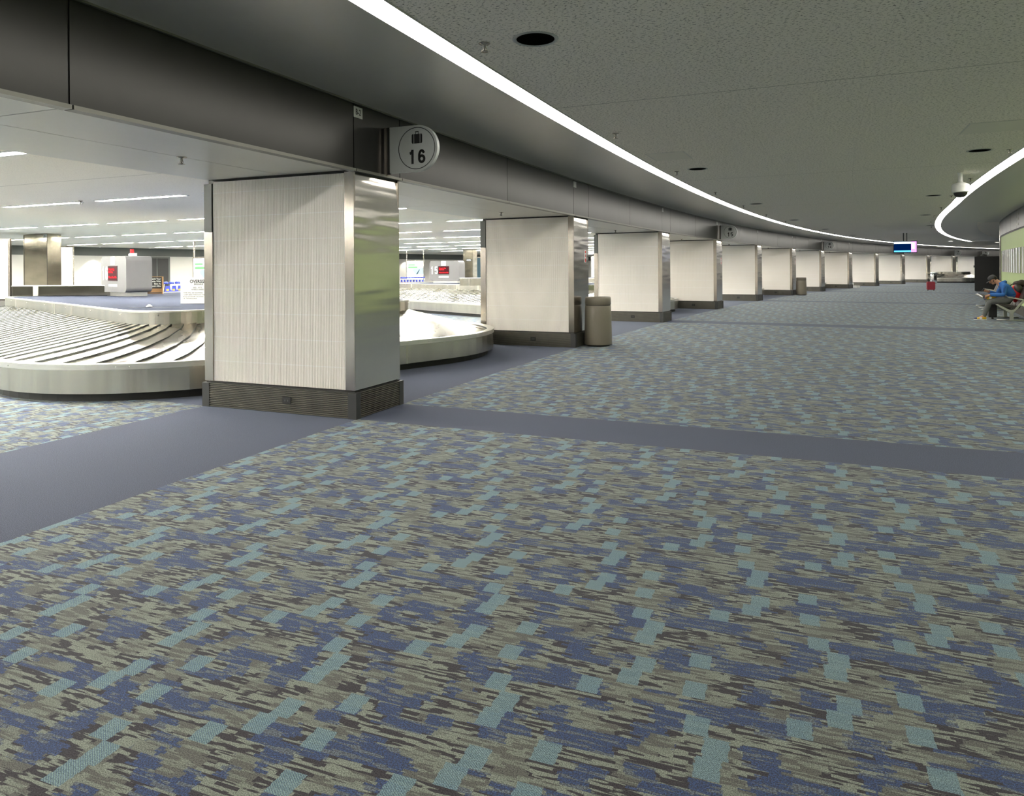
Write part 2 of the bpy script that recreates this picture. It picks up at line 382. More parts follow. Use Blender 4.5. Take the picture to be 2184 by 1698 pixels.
# ================================================================ THE SETTING
frange = lambda a, b, s: [a+s*i for i in range(int((b-a)/s)+1)]
arc_sheet('floor', frange(-44, 40, 4.0), 118, 168, 0.0, CARPET, flip=True)
# corridor ceiling between the two light lines, then the smooth painted bands on either side
arc_sheet('ceiling', [1.68, 3.0, 4.4, (5.8, 1), (7.04, 1)], 137.9, 168, Z_CEIL, CEIL)
arc_sheet('ceiling', [1.68, 5, 10, 16, 24, 34], 118, 137.9, Z_CEIL, CEIL)
arc_sheet('ceiling', [8.2, 10, 16, 24, 34], 137.9, 147.5, Z_CEIL, CEIL)
arc_sheet('ceiling', [(7.26, 1), 8.2], 137.9, 147.5, Z_CEIL, SOFT)
arc_sheet('ceiling', [-0.02, 0.5, 1.0, 1.46], 118, 168, lambda o: Z_FT+0.06*max(0, min(1, o/1.46))**0.6, SOFT)
arc_sheet('ceiling', [(7.26, 1), 7.9, 8.5, 9.0], 147.5, 168, lambda o: Z_CEIL-0.04*max(0, (o-7.26)/1.7), SOFT)
arc_sheet('ceiling', [-44, -30, -16, -8, -1.90], 118, 168, Z_HALL, CEILH)
# roof void above (keeps the slots dark)
# beam over the columns: dark fascia panels, lip, soffit
mb = MB()
edges = [168.0]
for i, t in enumerate(PIL):
    edges += [t, t-0.30, (t-0.30+(PIL[i+1] if i+1 < len(PIL) else t-2.4))/2]
edges += [118.0]
edges = sorted(set(edges), reverse=True)
ge = 0.0022
for a, b in zip(edges[:-1], edges[1:]):
    arc_sweep(mb, [(0.0, Z_SOF+0.0), (0.0, Z_FT), (-0.02, Z_FT), (-0.02, Z_SOF)], a-ge, b+ge, FASC)
arc_sweep(mb, [(-0.012, Z_SOF), (-0.012, Z_FT+0.1), (-0.05, Z_FT+0.1), (-0.05, Z_SOF)], 168, 118, BLACK)
for a, b in zip(edges[:-1], edges[1:]):
    arc_sweep(mb, [(0.035, Z_SOF-0.035), (0.035, Z_SOF-0.008), (-0.05, Z_SOF-0.008), (-0.05, Z_SOF-0.035)], a-ge, b+ge, LIP)
arc_sweep(mb, [(0.0, Z_FT-0.012), (0.025, Z_FT-0.012), (0.025, Z_FT+0.006), (0.0, Z_FT+0.006)], 168, 118, LIP)
mb.build('trim_1', kind='structure')
mb = MB()
for a, b in zip(edges[:-1], edges[1:]):
    if abs((a-b)) < 0.31: continue
    for o0, o1 in ((-0.05, -0.90), (-0.908, -1.90)):
        arc_sweep(mb, [(o0, Z_SOF-0.02), (o1, Z_SOF-0.02), (o1, Z_SOF), (o0, Z_SOF)], a-0.002, b+0.002, SOF2)
arc_sweep(mb, [(-0.05, Z_SOF), (-1.95, Z_SOF), (-1.95, Z_SOF+0.03), (-0.05, Z_SOF+0.03)], 168, 118, BLACK)
arc_sweep(mb, [(-1.90, Z_SOF-0.02), (-1.93, Z_SOF-0.02), (-1.93, Z_HALL), (-1.90, Z_HALL)], 168, 118, SOF2)
mb.build('trim_2', kind='structure')
# right wall of the concourse
mb = MB()
WEND = 147.5
arc_sweep(mb, [(OFF_WALL, 0.30), (OFF_WALL, 2.62), (OFF_WALL+0.15, 2.62), (OFF_WALL+0.15, 0.30)], 168, WEND, GREEN)
mb.build('wall_right', kind='structure')
mb = MB()
for i in range(12):
    z = 0.01+0.024*i; arc_sweep(mb, [(OFF_WALL-0.012, z), (OFF_WALL-0.012, z+0.014), (OFF_WALL+0.02, z+0.014), (OFF_WALL+0.02, z)], 168, WEND, BASE, step=1.0)
arc_sweep(mb, [(OFF_WALL, 0.0), (OFF_WALL, 0.30), (OFF_WALL+0.15, 0.30), (OFF_WALL+0.15, 0.0)], 168, WEND, BASED)
mb.build('baseboard_right', kind='structure')
mb = MB()
fe = frange(WEND+0.02, 167.5, 0.62)
for a, b in zip(fe[:-1], fe[1:]):
    arc_sweep(mb, [(OFF_WALL-0.03, 2.64), (OFF_WALL-0.03, 3.20), (OFF_WALL+0.05, 3.20), (OFF_WALL+0.05, 2.64)], a+0.003, b-0.003, FASC)
arc_sweep(mb, [(OFF_WALL-0.01, 2.60), (OFF_WALL-0.01, 2.64), (OFF_WALL+0.1, 2.64), (OFF_WALL+0.1, 2.60)], 168, WEND, BLACK)
arc_sweep(mb, [(OFF_WALL-0.05, 3.19), (OFF_WALL-0.05, 3.21), (OFF_WALL+0.1, 3.21), (OFF_WALL+0.1, 3.19)], 168, WEND, LIP)
mb.build('trim_3', kind='structure')
mb = MB()
arc_sweep(mb, [(OFF_WALL-0.03, 0.0), (OFF_WALL-0.03, 3.2), (OFF_WALL+0.35, 3.2), (OFF_WALL+0.35, 0.0)], WEND+0.0, WEND-0.28, STEELT)
arc_sweep(mb, [(OFF_WALL-0.035, 0.0), (OFF_WALL-0.035, 2.62), (OFF_WALL-0.03, 2.62), (OFF_WALL-0.03, 0.0)], WEND+0.04, WEND-0.02, BLACK)
mb.build('trim_4', kind='structure')
# walls that close the place
def arc_wall(name, off, th0, th1, z0, z1, m, t=0.2):
    mb = MB(); arc_sweep(mb, [(off, z0), (off, z1), (off+t, z1), (off+t, z0)], th0, th1, m); return mb.build(name, kind='structure')
def straight_wall(name, a, b, z0, z1, m, t=0.2):
    a, b = Vector(a), Vector(b); d = (b-a); l = d.length; mb = MB(); mb.box((0, 0, z0), (l, t, z1), m)
    o = mb.build(name, kind='structure'); o.location = (a.x, a.y, 0); o.rotation_euler = (0, 0, math.atan2(d.y, d.x)); return o
arc_wall('wall_left', -34.2, 168, 118, 0, 2.42, WALLW, t=-0.2)
mb = MB(); arc_sweep(mb, [(-34.15, 2.42), (-34.15, 2.92), (-34.4, 2.92), (-34.4, 2.42)], 168, 118, DKG); mb.build('trim_5', kind='structure')
straight_wall('wall_back', P(-35, 167.8), P(9.2, 167.8), 0, 3.3, WALLW)
straight_wall('wall_far', P(-35, 118.2), P(34, 118.2), 0, 3.3, WALLW)
straight_wall('wall_side', P(OFF_WALL+0.3, 147.3), P(34, 147.3), 0, 3.3, WALLW)
arc_wall('wall_outer', 33.8, 147.5, 118, 0, 3.3, WALLW)
# wall panel joints on the far hall wall with dark recessed doorways
k = 1
for th in (th_at(306, -34.1), th_at(60, -34.1), th_at(1005, -34.1), 136.4):
    mb = MB(); T = None
    mb.box((-0.06, 0, 0), (0.0, 1.75, 2.4), DKG); mb.box((-0.02, 0.14, 0), (0.02, 0.84, 2.3), BLACK); mb.box((-0.02, 0.92, 0), (0.02, 1.62, 2.3), BLACK)
    o = mb.build('door_%d' % k, kind='structure'); place(o, -34.1, th); k += 1

# ================================================================ LIGHT LINES
def light_line(name, off0, off1, th0, th1, label, n_seg, dr=0):
    root = empty(name, P((off0+off1)/2, (th0+th1)/2, Z_CEIL), 0, label, 'light')
    inv = Matrix.Translation(-root.location)
    def loc(mb):
        mb.v = [inv @ v for v in mb.v]; return mb
    e = MB(); step = (th1-th0)/n_seg
    for i in range(n_seg):
        arc_sweep(e, [(off0+0.010, Z_CEIL-0.004), (off1-0.010, Z_CEIL-0.004)], th0+step*i+0.002, th0+step*(i+1)-0.002, COVE_L, step=0.5, closed=False, dr=dr)
    loc(e).build('diffuser', root)
    h = MB()
    arc_sweep(h, [(off0, Z_CEIL-0.012), (off0+0.008, Z_CEIL-0.012), (off0+0.008, Z_CEIL+0.03), (off0, Z_CEIL+0.03)], th0, th1, SOFT, dr=dr)
    arc_sweep(h, [(off1-0.008, Z_CEIL-0.012), (off1, Z_CEIL-0.012), (off1, Z_CEIL+0.03), (off1-0.008, Z_CEIL+0.03)], th0, th1, SOFT, dr=dr)
    arc_sweep(h, [(off0, Z_CEIL+0.022), (off1, Z_CEIL+0.022), (off1, Z_CEIL+0.035), (off0, Z_CEIL+0.035)], th0, th1, WHITE, dr=dr)
    loc(h).build('housing', root)
    return root
light_line('light_line', 1.46, 1.68, 168, 118, 'long curving white light line in the ceiling along the row of columns', 42)
light_line('light_line', 7.04, 7.26, 168, 137.9, 'curving white light line in the ceiling along the green wall', 26, dr=1)

# hall fixtures: radial rows of recessed tubes
def tube_fixture():
    root = empty('linear_ceiling_light', (0, 0, 0), 0, 'white linear light recessed in the hall ceiling', 'light', 'linear lights in the hall ceiling')
    a = MB(); a.add([(-1.15, -0.065, -0.010), (1.15, -0.065, -0.010), (1.15, 0.065, -0.010), (-1.15, 0.065, -0.010)], [(3, 2, 1, 0)], HALL_L); a.build('diffuser', root)
    f = MB(); f.box((-1.18, -0.10, -0.014), (1.18, -0.066, 0.0), WHITE); f.box((-1.18, 0.066, -0.014), (1.18, 0.10, 0.0), WHITE)
    f.box((-1.18, -0.066, -0.014), (-1.151, 0.066, 0), WHITE); f.box((1.151, -0.066, -0.014), (1.18, 0.066, 0), WHITE); f.build('frame', root)
    return root
proto = tube_fixture(); used = False
names = ['nearest', 'second', 'third', 'fourth', 'fifth', 'sixth', 'seventh', 'eighth', 'ninth', 'tenth', 'eleventh', 'twelfth', 'thirteenth', 'fourteenth', 'fifteenth', 'sixteenth', 'seventeenth', 'eighteenth', 'nineteenth', 'twentieth', 'twenty-first', 'twenty-second', 'twenty-third', 'twenty-fourth', 'twenty-fifth', 'twenty-sixth', 'twenty-seventh']
for r in range(-3, 27):
    th = 157.58-1.42*r
    for c in range(10):
        off = -4.6-2.9*c
        if (r > 8 and c > 7) or (r > 15 and c > 3): continue
        if r < -2 and c > 6: continue
        o = proto if not used else copy_tree(proto); used = True
        place(o, off, th, Z_HALL)
        if r >= 0: o['label'] = 'white linear tube light in the %s row of hall ceiling lights seen past the beam' % names[r]

# downlights, sprinklers, vents of the concourse ceiling
def downlight(lit=False):
    root = empty('ceiling_downlight', (0, 0, 0), 0, 'unlit round downlight recessed in the concourse ceiling', 'downlight')
    t = MB(); prof = [(0.145, 0.0), (0.145, -0.002), (0.152, -0.006), (0.172, -0.006), (0.176, 0.0)]; t.lathe(prof, SIGNG, n=40, caps=False); t.build('trim_ring', root)
    c = MB(); c.lathe([(0.145, -0.003), (0.14, -0.001), (0.10, -0.0005), (0.001, -0.0005)], DLIT if lit else CAVITY_SHADE, n=32, caps=False); c.build('reflector', root)  # flat disc, no real recess; unlit ones have the cavity's shade painted on
    return root
dp = downlight(); dl = None
near = ['in the near ceiling above the carpet', 'second', 'third', 'fourth', 'fifth', 'sixth', 'seventh', 'eighth', 'ninth', 'tenth', 'eleventh', 'twelfth']
first = True
for side, off in (('left', 2.3), ('right', 6.5)):
    for i in range(-1, 10):
        th = 157.7-2.72*i
        if side == 'right' and (th < 137 or i == 0): continue
        o = dp if first else copy_tree(dp); first = False
        place(o, off, th, Z_CEIL-0.001)
        o['group'] = 'unlit downlights in the concourse ceiling'
        o['label'] = 'unlit round downlight, number %d away in the row along the %s light line' % (max(1, i+1), side) if i != 0 else 'largest unlit black round downlight, nearest in the concourse ceiling'
lit = downlight(True)
for i, th in enumerate((140.9, 139.6, 138.4, 137.5)):
    o = lit if i == 0 else copy_tree(lit)
    place(o, (5.1, 5.9, 6.9, 7.9)[i], (138.6, 137.7, 136.2, 134.9)[i], Z_CEIL-0.002); o['group'] = 'lit downlights at the far end'
    o['label'] = '%s small lit round downlight at the far right end of the ceiling' % ('leftmost', 'second from left', 'third from left', 'rightmost')[i]
def sprinkler():
    root = empty('sprinkler_head', (0, 0, 0), 0, 'small sprinkler head', 'sprinkler')
    a = MB(); a.lathe([(0.005, 0), (0.045, 0), (0.042, -0.006), (0.012, -0.012), (0.012, -0.035), (0.006, -0.04), (0.006, -0.06)], STEELT, n=16); a.build('escutcheon', root)
    b = MB(); b.lathe([(0.03, -0.062), (0.03, -0.066), (0.004, -0.066)], STEELT, n=12)
    b.tube([(0.012, 0, -0.035), (0.02, 0, -0.048), (0.006, 0, -0.064)], 0.003, STEELT, n=5); b.tube([(-0.012, 0, -0.035), (-0.02, 0, -0.048), (-0.006, 0, -0.064)], 0.003, STEELT, n=5)
    b.tube([(0, 0, -0.03), (0, 0, -0.06)], 0.004, RED, n=6); b.build('deflector', root)
    return root
sp = sprinkler(); first = True
def put_spk(off, th, z, label, grp):
    global first
    o = sp if first else copy_tree(sp); first = False
    place(o, off, th, z); o['label'] = label; o['group'] = grp
for i in range(10):
    put_spk(1.9, 157.72-1.4*i, Z_CEIL, '%s sprinkler head beside the light line along the columns' % names[i], 'sprinklers by the left light line')
for i in range(8):
    put_spk(6.90+drift(154.94-1.4*i), 154.94-1.4*i, Z_CEIL, '%s sprinkler head beside the light line along the green wall' % names[i], 'sprinklers by the right light line')
for i in range(1, 9):
    put_spk(-0.9, PIL[i]+0.45, Z_SOF-0.02, 'sprinkler head under the beam just before the %s column' % names[i-1], 'sprinklers under the beam')
for i in range(5):
    put_spk(-9.0-0.2*i, 157.50-1.42*(i+1)+0.12, Z_HALL, 'sprinkler head by the %s row of hall ceiling lights' % names[i+1], 'sprinklers in the hall ceiling')
def ap(off, th, w_, l_, label):
    mb = MB(); mb.box((-w_/2, -l_/2, -0.004), (w_/2, l_/2, 0.0), PANEL); mb.box((-w_/2-0.02, -l_/2-0.02, -0.002), (w_/2+0.02, l_/2+0.02, 0.0), SOFT)
    o = mb.build('access_panel', None, label, 'ceiling panel'); place(o, off, th, Z_CEIL)
ap(2.15, 155.55, 0.55, 0.75, 'flat grey access panel in the ceiling beside the left light line')
ap(6.45, 155.72, 0.85, 0.75, 'flat grey access panel in the ceiling above the security camera')

# ================================================================ COLUMNS
PW, PD = 1.98, 0.84
def pillar():
    root = empty('clad_column', (0, 0, 0), 0, 'column', 'column')
    zt = Z_SOF-0.035; zb = 0.285
    # local x: 0 = concourse face, negative towards the hall; local y 0..PD away from camera
    t = MB(); n = 88; x0, x1 = -PW+0.11, -0.115
    for yf, sg in ((0.0, 1), (PD, -1)):
        poly = []
        wdt = (x1-x0)/n
        for i in range(n):
            a = x0+i*wdt; poly += [(a, 0.0), (a+wdt*0.22, 0.006), (a+wdt*0.5, 0.006), (a+wdt*0.72, 0.0)]
        poly.append((x1, 0.0))
        for i in range(len(poly)-1):
            (xa, ya), (xb, yb) = poly[i], poly[i+1]
            vs = [(xa, yf+sg*(ya+0.002), zb), (xb, yf+sg*(yb+0.002), zb), (xb, yf+sg*(yb+0.002), zt-0.01), (xa, yf+sg*(ya+0.002), zt-0.01)]
            t.add(vs, [(0, 1, 2, 3) if sg == 1 else (3, 2, 1, 0)], TILE)
    t.build('tile_panel', root)
    c = MB(); c.box((-PW+0.03, 0.02, 0.0), (-0.02, PD-0.02, zt+0.03), BLACK); c.build('core', root)
    s = MB(); nz_ = 30; vs = []
    for i in range(nz_+1):
        z = zb+(zt-zb)*i/nz_; x = -0.022*max(0.0, (z-2.14)/0.35)**2; vs += [(x, 0.0, z), (x, PD, z)]
    s.add(vs, [(2*i, 2*i+1, 2*i+3, 2*i+2) for i in range(nz_)], STEEL, True); b = s.build('steel_face', root)
    s = MB(); s.box((-0.112, -0.008, zb), (-0.0005, 0.02, zt-0.0), STEELT); s.box((-0.112, PD-0.02, zb), (-0.0005, PD+0.008, zt), STEELT); s.build('corner_trim', root)
    s = MB(); s.box((-PW-0.012, -0.012, zb), (-PW+0.108, PD+0.012, 1.93), STEELT); s.build('rear_guard', root, 'brushed steel lower guard')
    s = MB(); s.box((-PW-0.01, -0.010, 1.935), (-PW+0.10, PD+0.010, zt-0.03), DKG); s.build('rear_post', root, 'dark grey painted upper post')
    # base
    g = MB(); m = 13; hb = 0.262
    for k in range(m):
        z = 0.008+k*(hb-0.012)/m
        for (y0, y1) in ((-0.026, 0.0), (PD, PD+0.026)): g.box((-PW+0.05, y0, z), (-0.06, y1, z+0.010), BASE)
        g.box((0.0, 0.045, z), (0.026, PD-0.045, z+0.010), BASE); g.box((-PW-0.03, 0.045, z), (-PW, PD-0.045, z+0.010), BASE)
    g.build('ribbed_base', root)
    g = MB(); g.box((-PW-0.01, -0.008, 0), (0.008, PD+0.008, hb), BASED)
    for x, y in ((-0.07, -0.03), (-0.07, PD-0.05), (-PW-0.035, -0.03), (-PW-0.035, PD-0.05)): g.box((x, y, 0), (x+0.10, y+0.08, hb+0.003), BASED)
    g.box((-PW-0.0, -0.0, hb), (0.0, PD, hb+0.012), BLACK); g.box((-PW-0.03, -0.03, hb-0.004), (0.03, PD+0.03, hb), BASE); g.build('base_core', root)
    q = MB(); q.box((-0.82-0.055, -0.034, 0.105), (-0.82+0.055, -0.026, 0.175), INK); q.box((-0.86+0.014, -0.036, 0.128), (-0.86+0.032, -0.034, 0.148), DKG); q.box((-0.86+0.048, -0.036, 0.128), (-0.86+0.066, -0.034, 0.148), DKG)
    ou = q.build('power_outlet', root); ou.location.x = -0.02
    return root
PL = ['largest white tiled column with steel end, nearest the camera, under the number 16 sign',
      'white tiled column with steel end and a taupe trash can beside it, second from the camera',
      'white tiled steel-ended column, third from the camera, next beyond the near trash can',
      'white tiled steel-ended column, fourth from the camera, under the number 15 sign',
      'white tiled steel-ended column, fifth from the camera, next beyond the 15 sign',
      'white tiled steel-ended column, sixth from the camera, with the farther taupe trash can',
      'white tiled steel-ended column, seventh from the camera, under the number 14 sign',
      'white tiled steel-ended column, eighth from the camera, with a white scale behind it',
      'white tiled steel-ended column, ninth from the camera', 'white tiled steel-ended column, tenth from the camera, below the hanging screen',
      'white tiled steel-ended column, eleventh from the camera, by the steel bin', 'white tiled column behind the far carousel, left of two',
      'white tiled column behind the far carousel, right of two', 'farthest white tiled column, hidden low by the black cabinet']
pp = pillar(); first = True
pil_objs = []
for i, th in enumerate(PIL):
    o = pp if first else copy_tree(pp); first = False
    place(o, 0, th); o['group'] = 'columns along the concourse'
    o['label'] = 'white tiled steel-ended column behind the camera' if i == 0 else PL[i-1]; pil_objs.append(o)
def tagplate(i):
    mb = MB(); mb.box((0.0, 0.60, 1.62), (0.006, 0.70, 1.86), WHITE); mb.box((0.006, 0.615, 1.80), (0.007, 0.685, 1.85), RED); mb.box((0.006, 0.615, 1.63), (0.007, 0.685, 1.70), RED); mb.box((0.006, 0.63, 1.72), (0.007, 0.67, 1.78), RED)
    mb.build('notice_plate', pil_objs[i], 'small white and red notice plate')
for i in (2, 4, 6, 8, 10): tagplate(i)

def digits(name, txt, cx, z0, h, wd, st, m, parent, y, gap=0.25):
    # grotesque numerals drawn as strokes in the plane facing -y; wd = digit width, st = half stroke
    mb = MB(); pitch = wd*1.08; x = cx-pitch*(len(txt)-1)/2
    def stroke(pts, closed=False):
        n = len(pts)
        for i in range(n if closed else n-1):
            a = Vector(pts[i]); b = Vector(pts[(i+1) % n]); d = (b-a)
            if d.length < 1e-6: continue
            d.normalize(); q = Vector((-d.y, d.x))*st/2*1.0; e = d*st*0.12
            vs = [a-e-q, b+e-q, b+e+q, a-e+q]; mb.add([(v.x, y, v.y) for v in vs], [(0, 1, 2, 3)], m)
    def arc(cx_, cz, rx, rz, a0, a1, n=16): return [(cx_+rx*math.cos(rad(a0+(a1-a0)*i/n)), cz+rz*math.sin(rad(a0+(a1-a0)*i/n))) for i in range(n+1)]
    g = st/2; w2 = wd*0.42-g
    for c in txt:
        zt = z0+h-g; zb = z0+g; zm = z0+h*0.33
        if c == '1': stroke([(x+wd*0.02, z0+0.0), (x+wd*0.02, zt+g*0.8)]); stroke([(x-wd*0.26, z0+h*0.74), (x-wd*0.10, z0+h*0.78), (x+wd*0.02, z0+h*0.96)])
        elif c == '6': stroke(arc(x, zm-g*0.2, w2, h*0.32-g, 0, 360, 24)); stroke([(x-w2, zm)]+arc(x, z0+h*0.52, w2, h*0.48-g, 180, 35, 14))
        elif c == '5': stroke([(x+w2, zt), (x-w2*0.8, zt), (x-w2, z0+h*0.48), (x-w2*0.5, z0+h*0.60)]+arc(x-0.0, z0+h*0.33, w2, h*0.33-g, 100, -150, 18))
        elif c == '4': stroke([(x+w2*0.45, zb-g), (x+w2*0.45, zt), (x-w2, z0+h*0.30), (x+w2*1.2, z0+h*0.30)])
        elif c == '3': stroke(arc(x, z0+h*0.73, w2*0.9, h*0.27-g, 150, -90, 14)); stroke(arc(x, z0+h*0.29, w2, h*0.29-g, 90, -150, 16))
        elif c == '2': stroke(arc(x, z0+h*0.70, w2, h*0.30-g, 170, -20, 14)+[(x-w2, zb), (x+w2, zb)])
        x += pitch
    return mb.build(name, parent)
# ================================================================ SIGNS ON THE BEAM
def bag_icon(mb, cx, cz, s, m):
    # drawn in the plane y = 0 facing -y
    def r(x0, z0, x1, z1): mb.box((cx+x0*s, -0.002, cz+z0*s), (cx+x1*s, 0.0, cz+z1*s), m)
    r(-0.27, -0.4, 0.27, 0.4); 
    for a in (-1, 1):
        xs = sorted((a*0.33, a*0.5)); r(xs[0], -0.33, xs[1], 0.33)
        xs = sorted((a*0.33, a*0.46)); r(xs[0], -0.4, xs[1], 0.4)
    r(-0.16, 0.55, 0.16, 0.62); r(-0.16, 0.4, -0.11, 0.6); r(0.11, 0.4, 0.16, 0.6)
FRONT = lambda x, z, y=-0.001: Matrix.Translation((x, y, z)) @ Matrix.Rotation(rad(90), 4, 'X')
def blade_sign(off, th, num, label, zc=2.78):
    root = empty('claim_number_sign', (0, 0, 0), 0, label, 'sign', 'round claim number signs on the beam'); place(root, off, th, zc)
    r_ = 0.245; w0 = 0.0; cx = 0.40; n = 28
    poly = [(0.06, -r_), (cx, -r_)]+[(cx+r_*math.sin(math.pi*i/n), -r_*math.cos(math.pi*i/n)) for i in range(1, n)]+[(cx, r_), (0.06, r_)]
    b = MB(); b.prism(poly, 'y', 0.0, 0.05, SIGNG); bevel(b.build('sign_body', root), 0.004)
    k = MB(); k.box((0.0, -0.01, -r_-0.02), (0.03, 0.06, r_+0.0), STEELT); k.box((0.03, 0.0, -r_-0.01), (0.06, 0.05, r_), BLACK); k.box((0.03, 0.012, -0.2), (0.09, 0.038, 0.2), BLACK); k.build('wall_bracket', root)
    g = MB()
    ring = []
    for j in range(48):
        a = 2*math.pi*j/48
        ring.append((cx-0.005+0.222*math.cos(a), 0.0+0.222*math.sin(a), cx-0.005+0.214*math.cos(a), 0.214*math.sin(a)))
    vs = []
    for q in ring: vs += [(q[0], -0.002, q[1]), (q[2], -0.002, q[3])]
    fs = [(2*j, 2*((j+1) % 48), 2*((j+1) % 48)+1, 2*j+1) for j in range(48)]
    g.add(vs, [f[::-1] for f in fs], INK); bag_icon(g, cx, 0.10, 0.125, INK); g.build('suitcase_symbol', root)
    digits('sign_number', num, cx, -0.16, 0.145, 0.105, 0.028, INK, root, -0.002)
    return root
blade_sign(0.02, PIL[1]-0.185, '16', 'round silver claim sign 16 jutting from the beam above the nearest column')
blade_sign(0.02, PIL[4]-0.10, '15', 'round silver claim sign 15 on the beam above the fourth column')
blade_sign(0.02, PIL[7]-0.10, '14', 'round silver claim sign 14 on the beam above the seventh column')
blade_sign(0.02, PIL[10]-0.10, '13', 'round silver claim sign partly behind the hanging screen')
blade_sign(0.02, PIL[12]-0.10, '12', 'far round silver claim sign, left of the last two')
blade_sign(0.02, PIL[13]-0.35, '11', 'farthest round silver claim sign, above the black cabinet')
def plaque(i, txt, label):
    root = empty('grid_plaque', (0, 0, 0), 0, label, 'sign', 'small grid plaques at the top of the beam'); place(root, 0.0, PIL[i], 3.10)
    mb = MB(); mb.box((0.0, 0.0, -0.055), (0.005, 0.15, 0.055), SIGNG); mb.build('plate', root)
    if txt:
        T = Matrix.Translation((0.006, 0.075, 0)) @ Matrix.Rotation(rad(90), 4, 'Z') @ Matrix.Rotation(rad(90), 4, 'X')
        text_mesh('plaque_text', txt, 0.085, INK, root, T, bold=0.001, sx=0.8)
plaque(1, 'B-2', 'small grey plaque reading B-2 at the top of the beam left of sign 16')
for i in range(2, 9): plaque(i, '', 'tiny grey plaque at the top of the beam above the %s column' % names[i-1])
# direction lettering panel on the beam at the far end
root = empty('direction_sign', (0, 0, 0), 0, 'grey direction panel with three small white symbols and lines on the far beam', 'sign'); place(root, 0.01, 134.9, 2.86)
mb = MB(); mb.box((0, -1.0, -0.33), (0.03, 1.4, 0.33), FASC); mb.build('panel', root)
mb = MB()
for k, z in enumerate((0.2, 0.0, -0.2)):
    mb.lathe([(0.001, 0.031), (0.075, 0.031), (0.075, 0.034), (0.001, 0.034)], WHITE, n=14, T=Matrix.Translation((0, -0.8, z)) @ Matrix.Rotation(rad(90), 4, 'Y'))
    mb.box((0.031, -0.6, z-0.03), (0.034, 0.55-0.2*k, z+0.03), WHITE)
mb.build('lettering', root)
root = empty('restroom_direction_sign', (0, 0, 0), 0, 'grey panel with faint white symbols on the fascia above the green wall', 'sign'); place(root, OFF_WALL-0.03, 150.1, 2.92)
mb = MB()
for k, z in enumerate((0.16, 0.0, -0.16)):
    mb.box((-0.004, -0.3, z-0.05), (-0.001, -0.2, z+0.05), LIP); mb.box((-0.004, -0.14, z-0.03), (-0.001, 0.2+0.1*k, z+0.03), LIP)
mb.build('lettering', root)

# ================================================================ BAGGAGE CAROUSELS
W_, RC = 3.29, 1.45
class Path:
    def __init__(s, W, Lg):
        s.c = [Vector((0, 0)), Vector((W, 0)), Vector((W, Lg)), Vector((0, Lg))]; s.seg = []
        for i in range(4):
            a, b = s.c[i], s.c[(i+1) % 4]; d = (b-a).normalized(); nrm = Vector((d.y, -d.x))
            s.seg.append(('l', a, d, nrm, (b-a).length)); s.seg.append(('a', b, math.atan2(nrm.y, nrm.x), None, RC*math.pi/2))
        s.T = sum(q[4] for q in s.seg)
    def pt(s, t, d):
        t = t % s.T
        for q in s.seg:
            if t <= q[4]+1e-9:
                if q[0] == 'l': return q[1]+q[2]*t+q[3]*d
                a = q[2]+t/RC; return q[1]+Vector((math.cos(a), math.sin(a)))*d
            t -= q[4]
        return s.pt(0, d)
def loop_sweep(mb, path, sec, m, n=220, closed=True, smooth=False):
    k = len(sec); b = len(mb.v)
    for i in range(n):
        for (d, z) in sec:
            p = path.pt(path.T*i/n, d); mb.v.append(Vector((p.x, p.y, z)))
    kk = k if closed else k-1
    for i in range(n):
        for j in range(kk):
            i2 = (i+1) % n; mb.face([b+i*k+j, b+i2*k+j, b+i2*k+(j+1) % k, b+i*k+(j+1) % k], m, smooth)
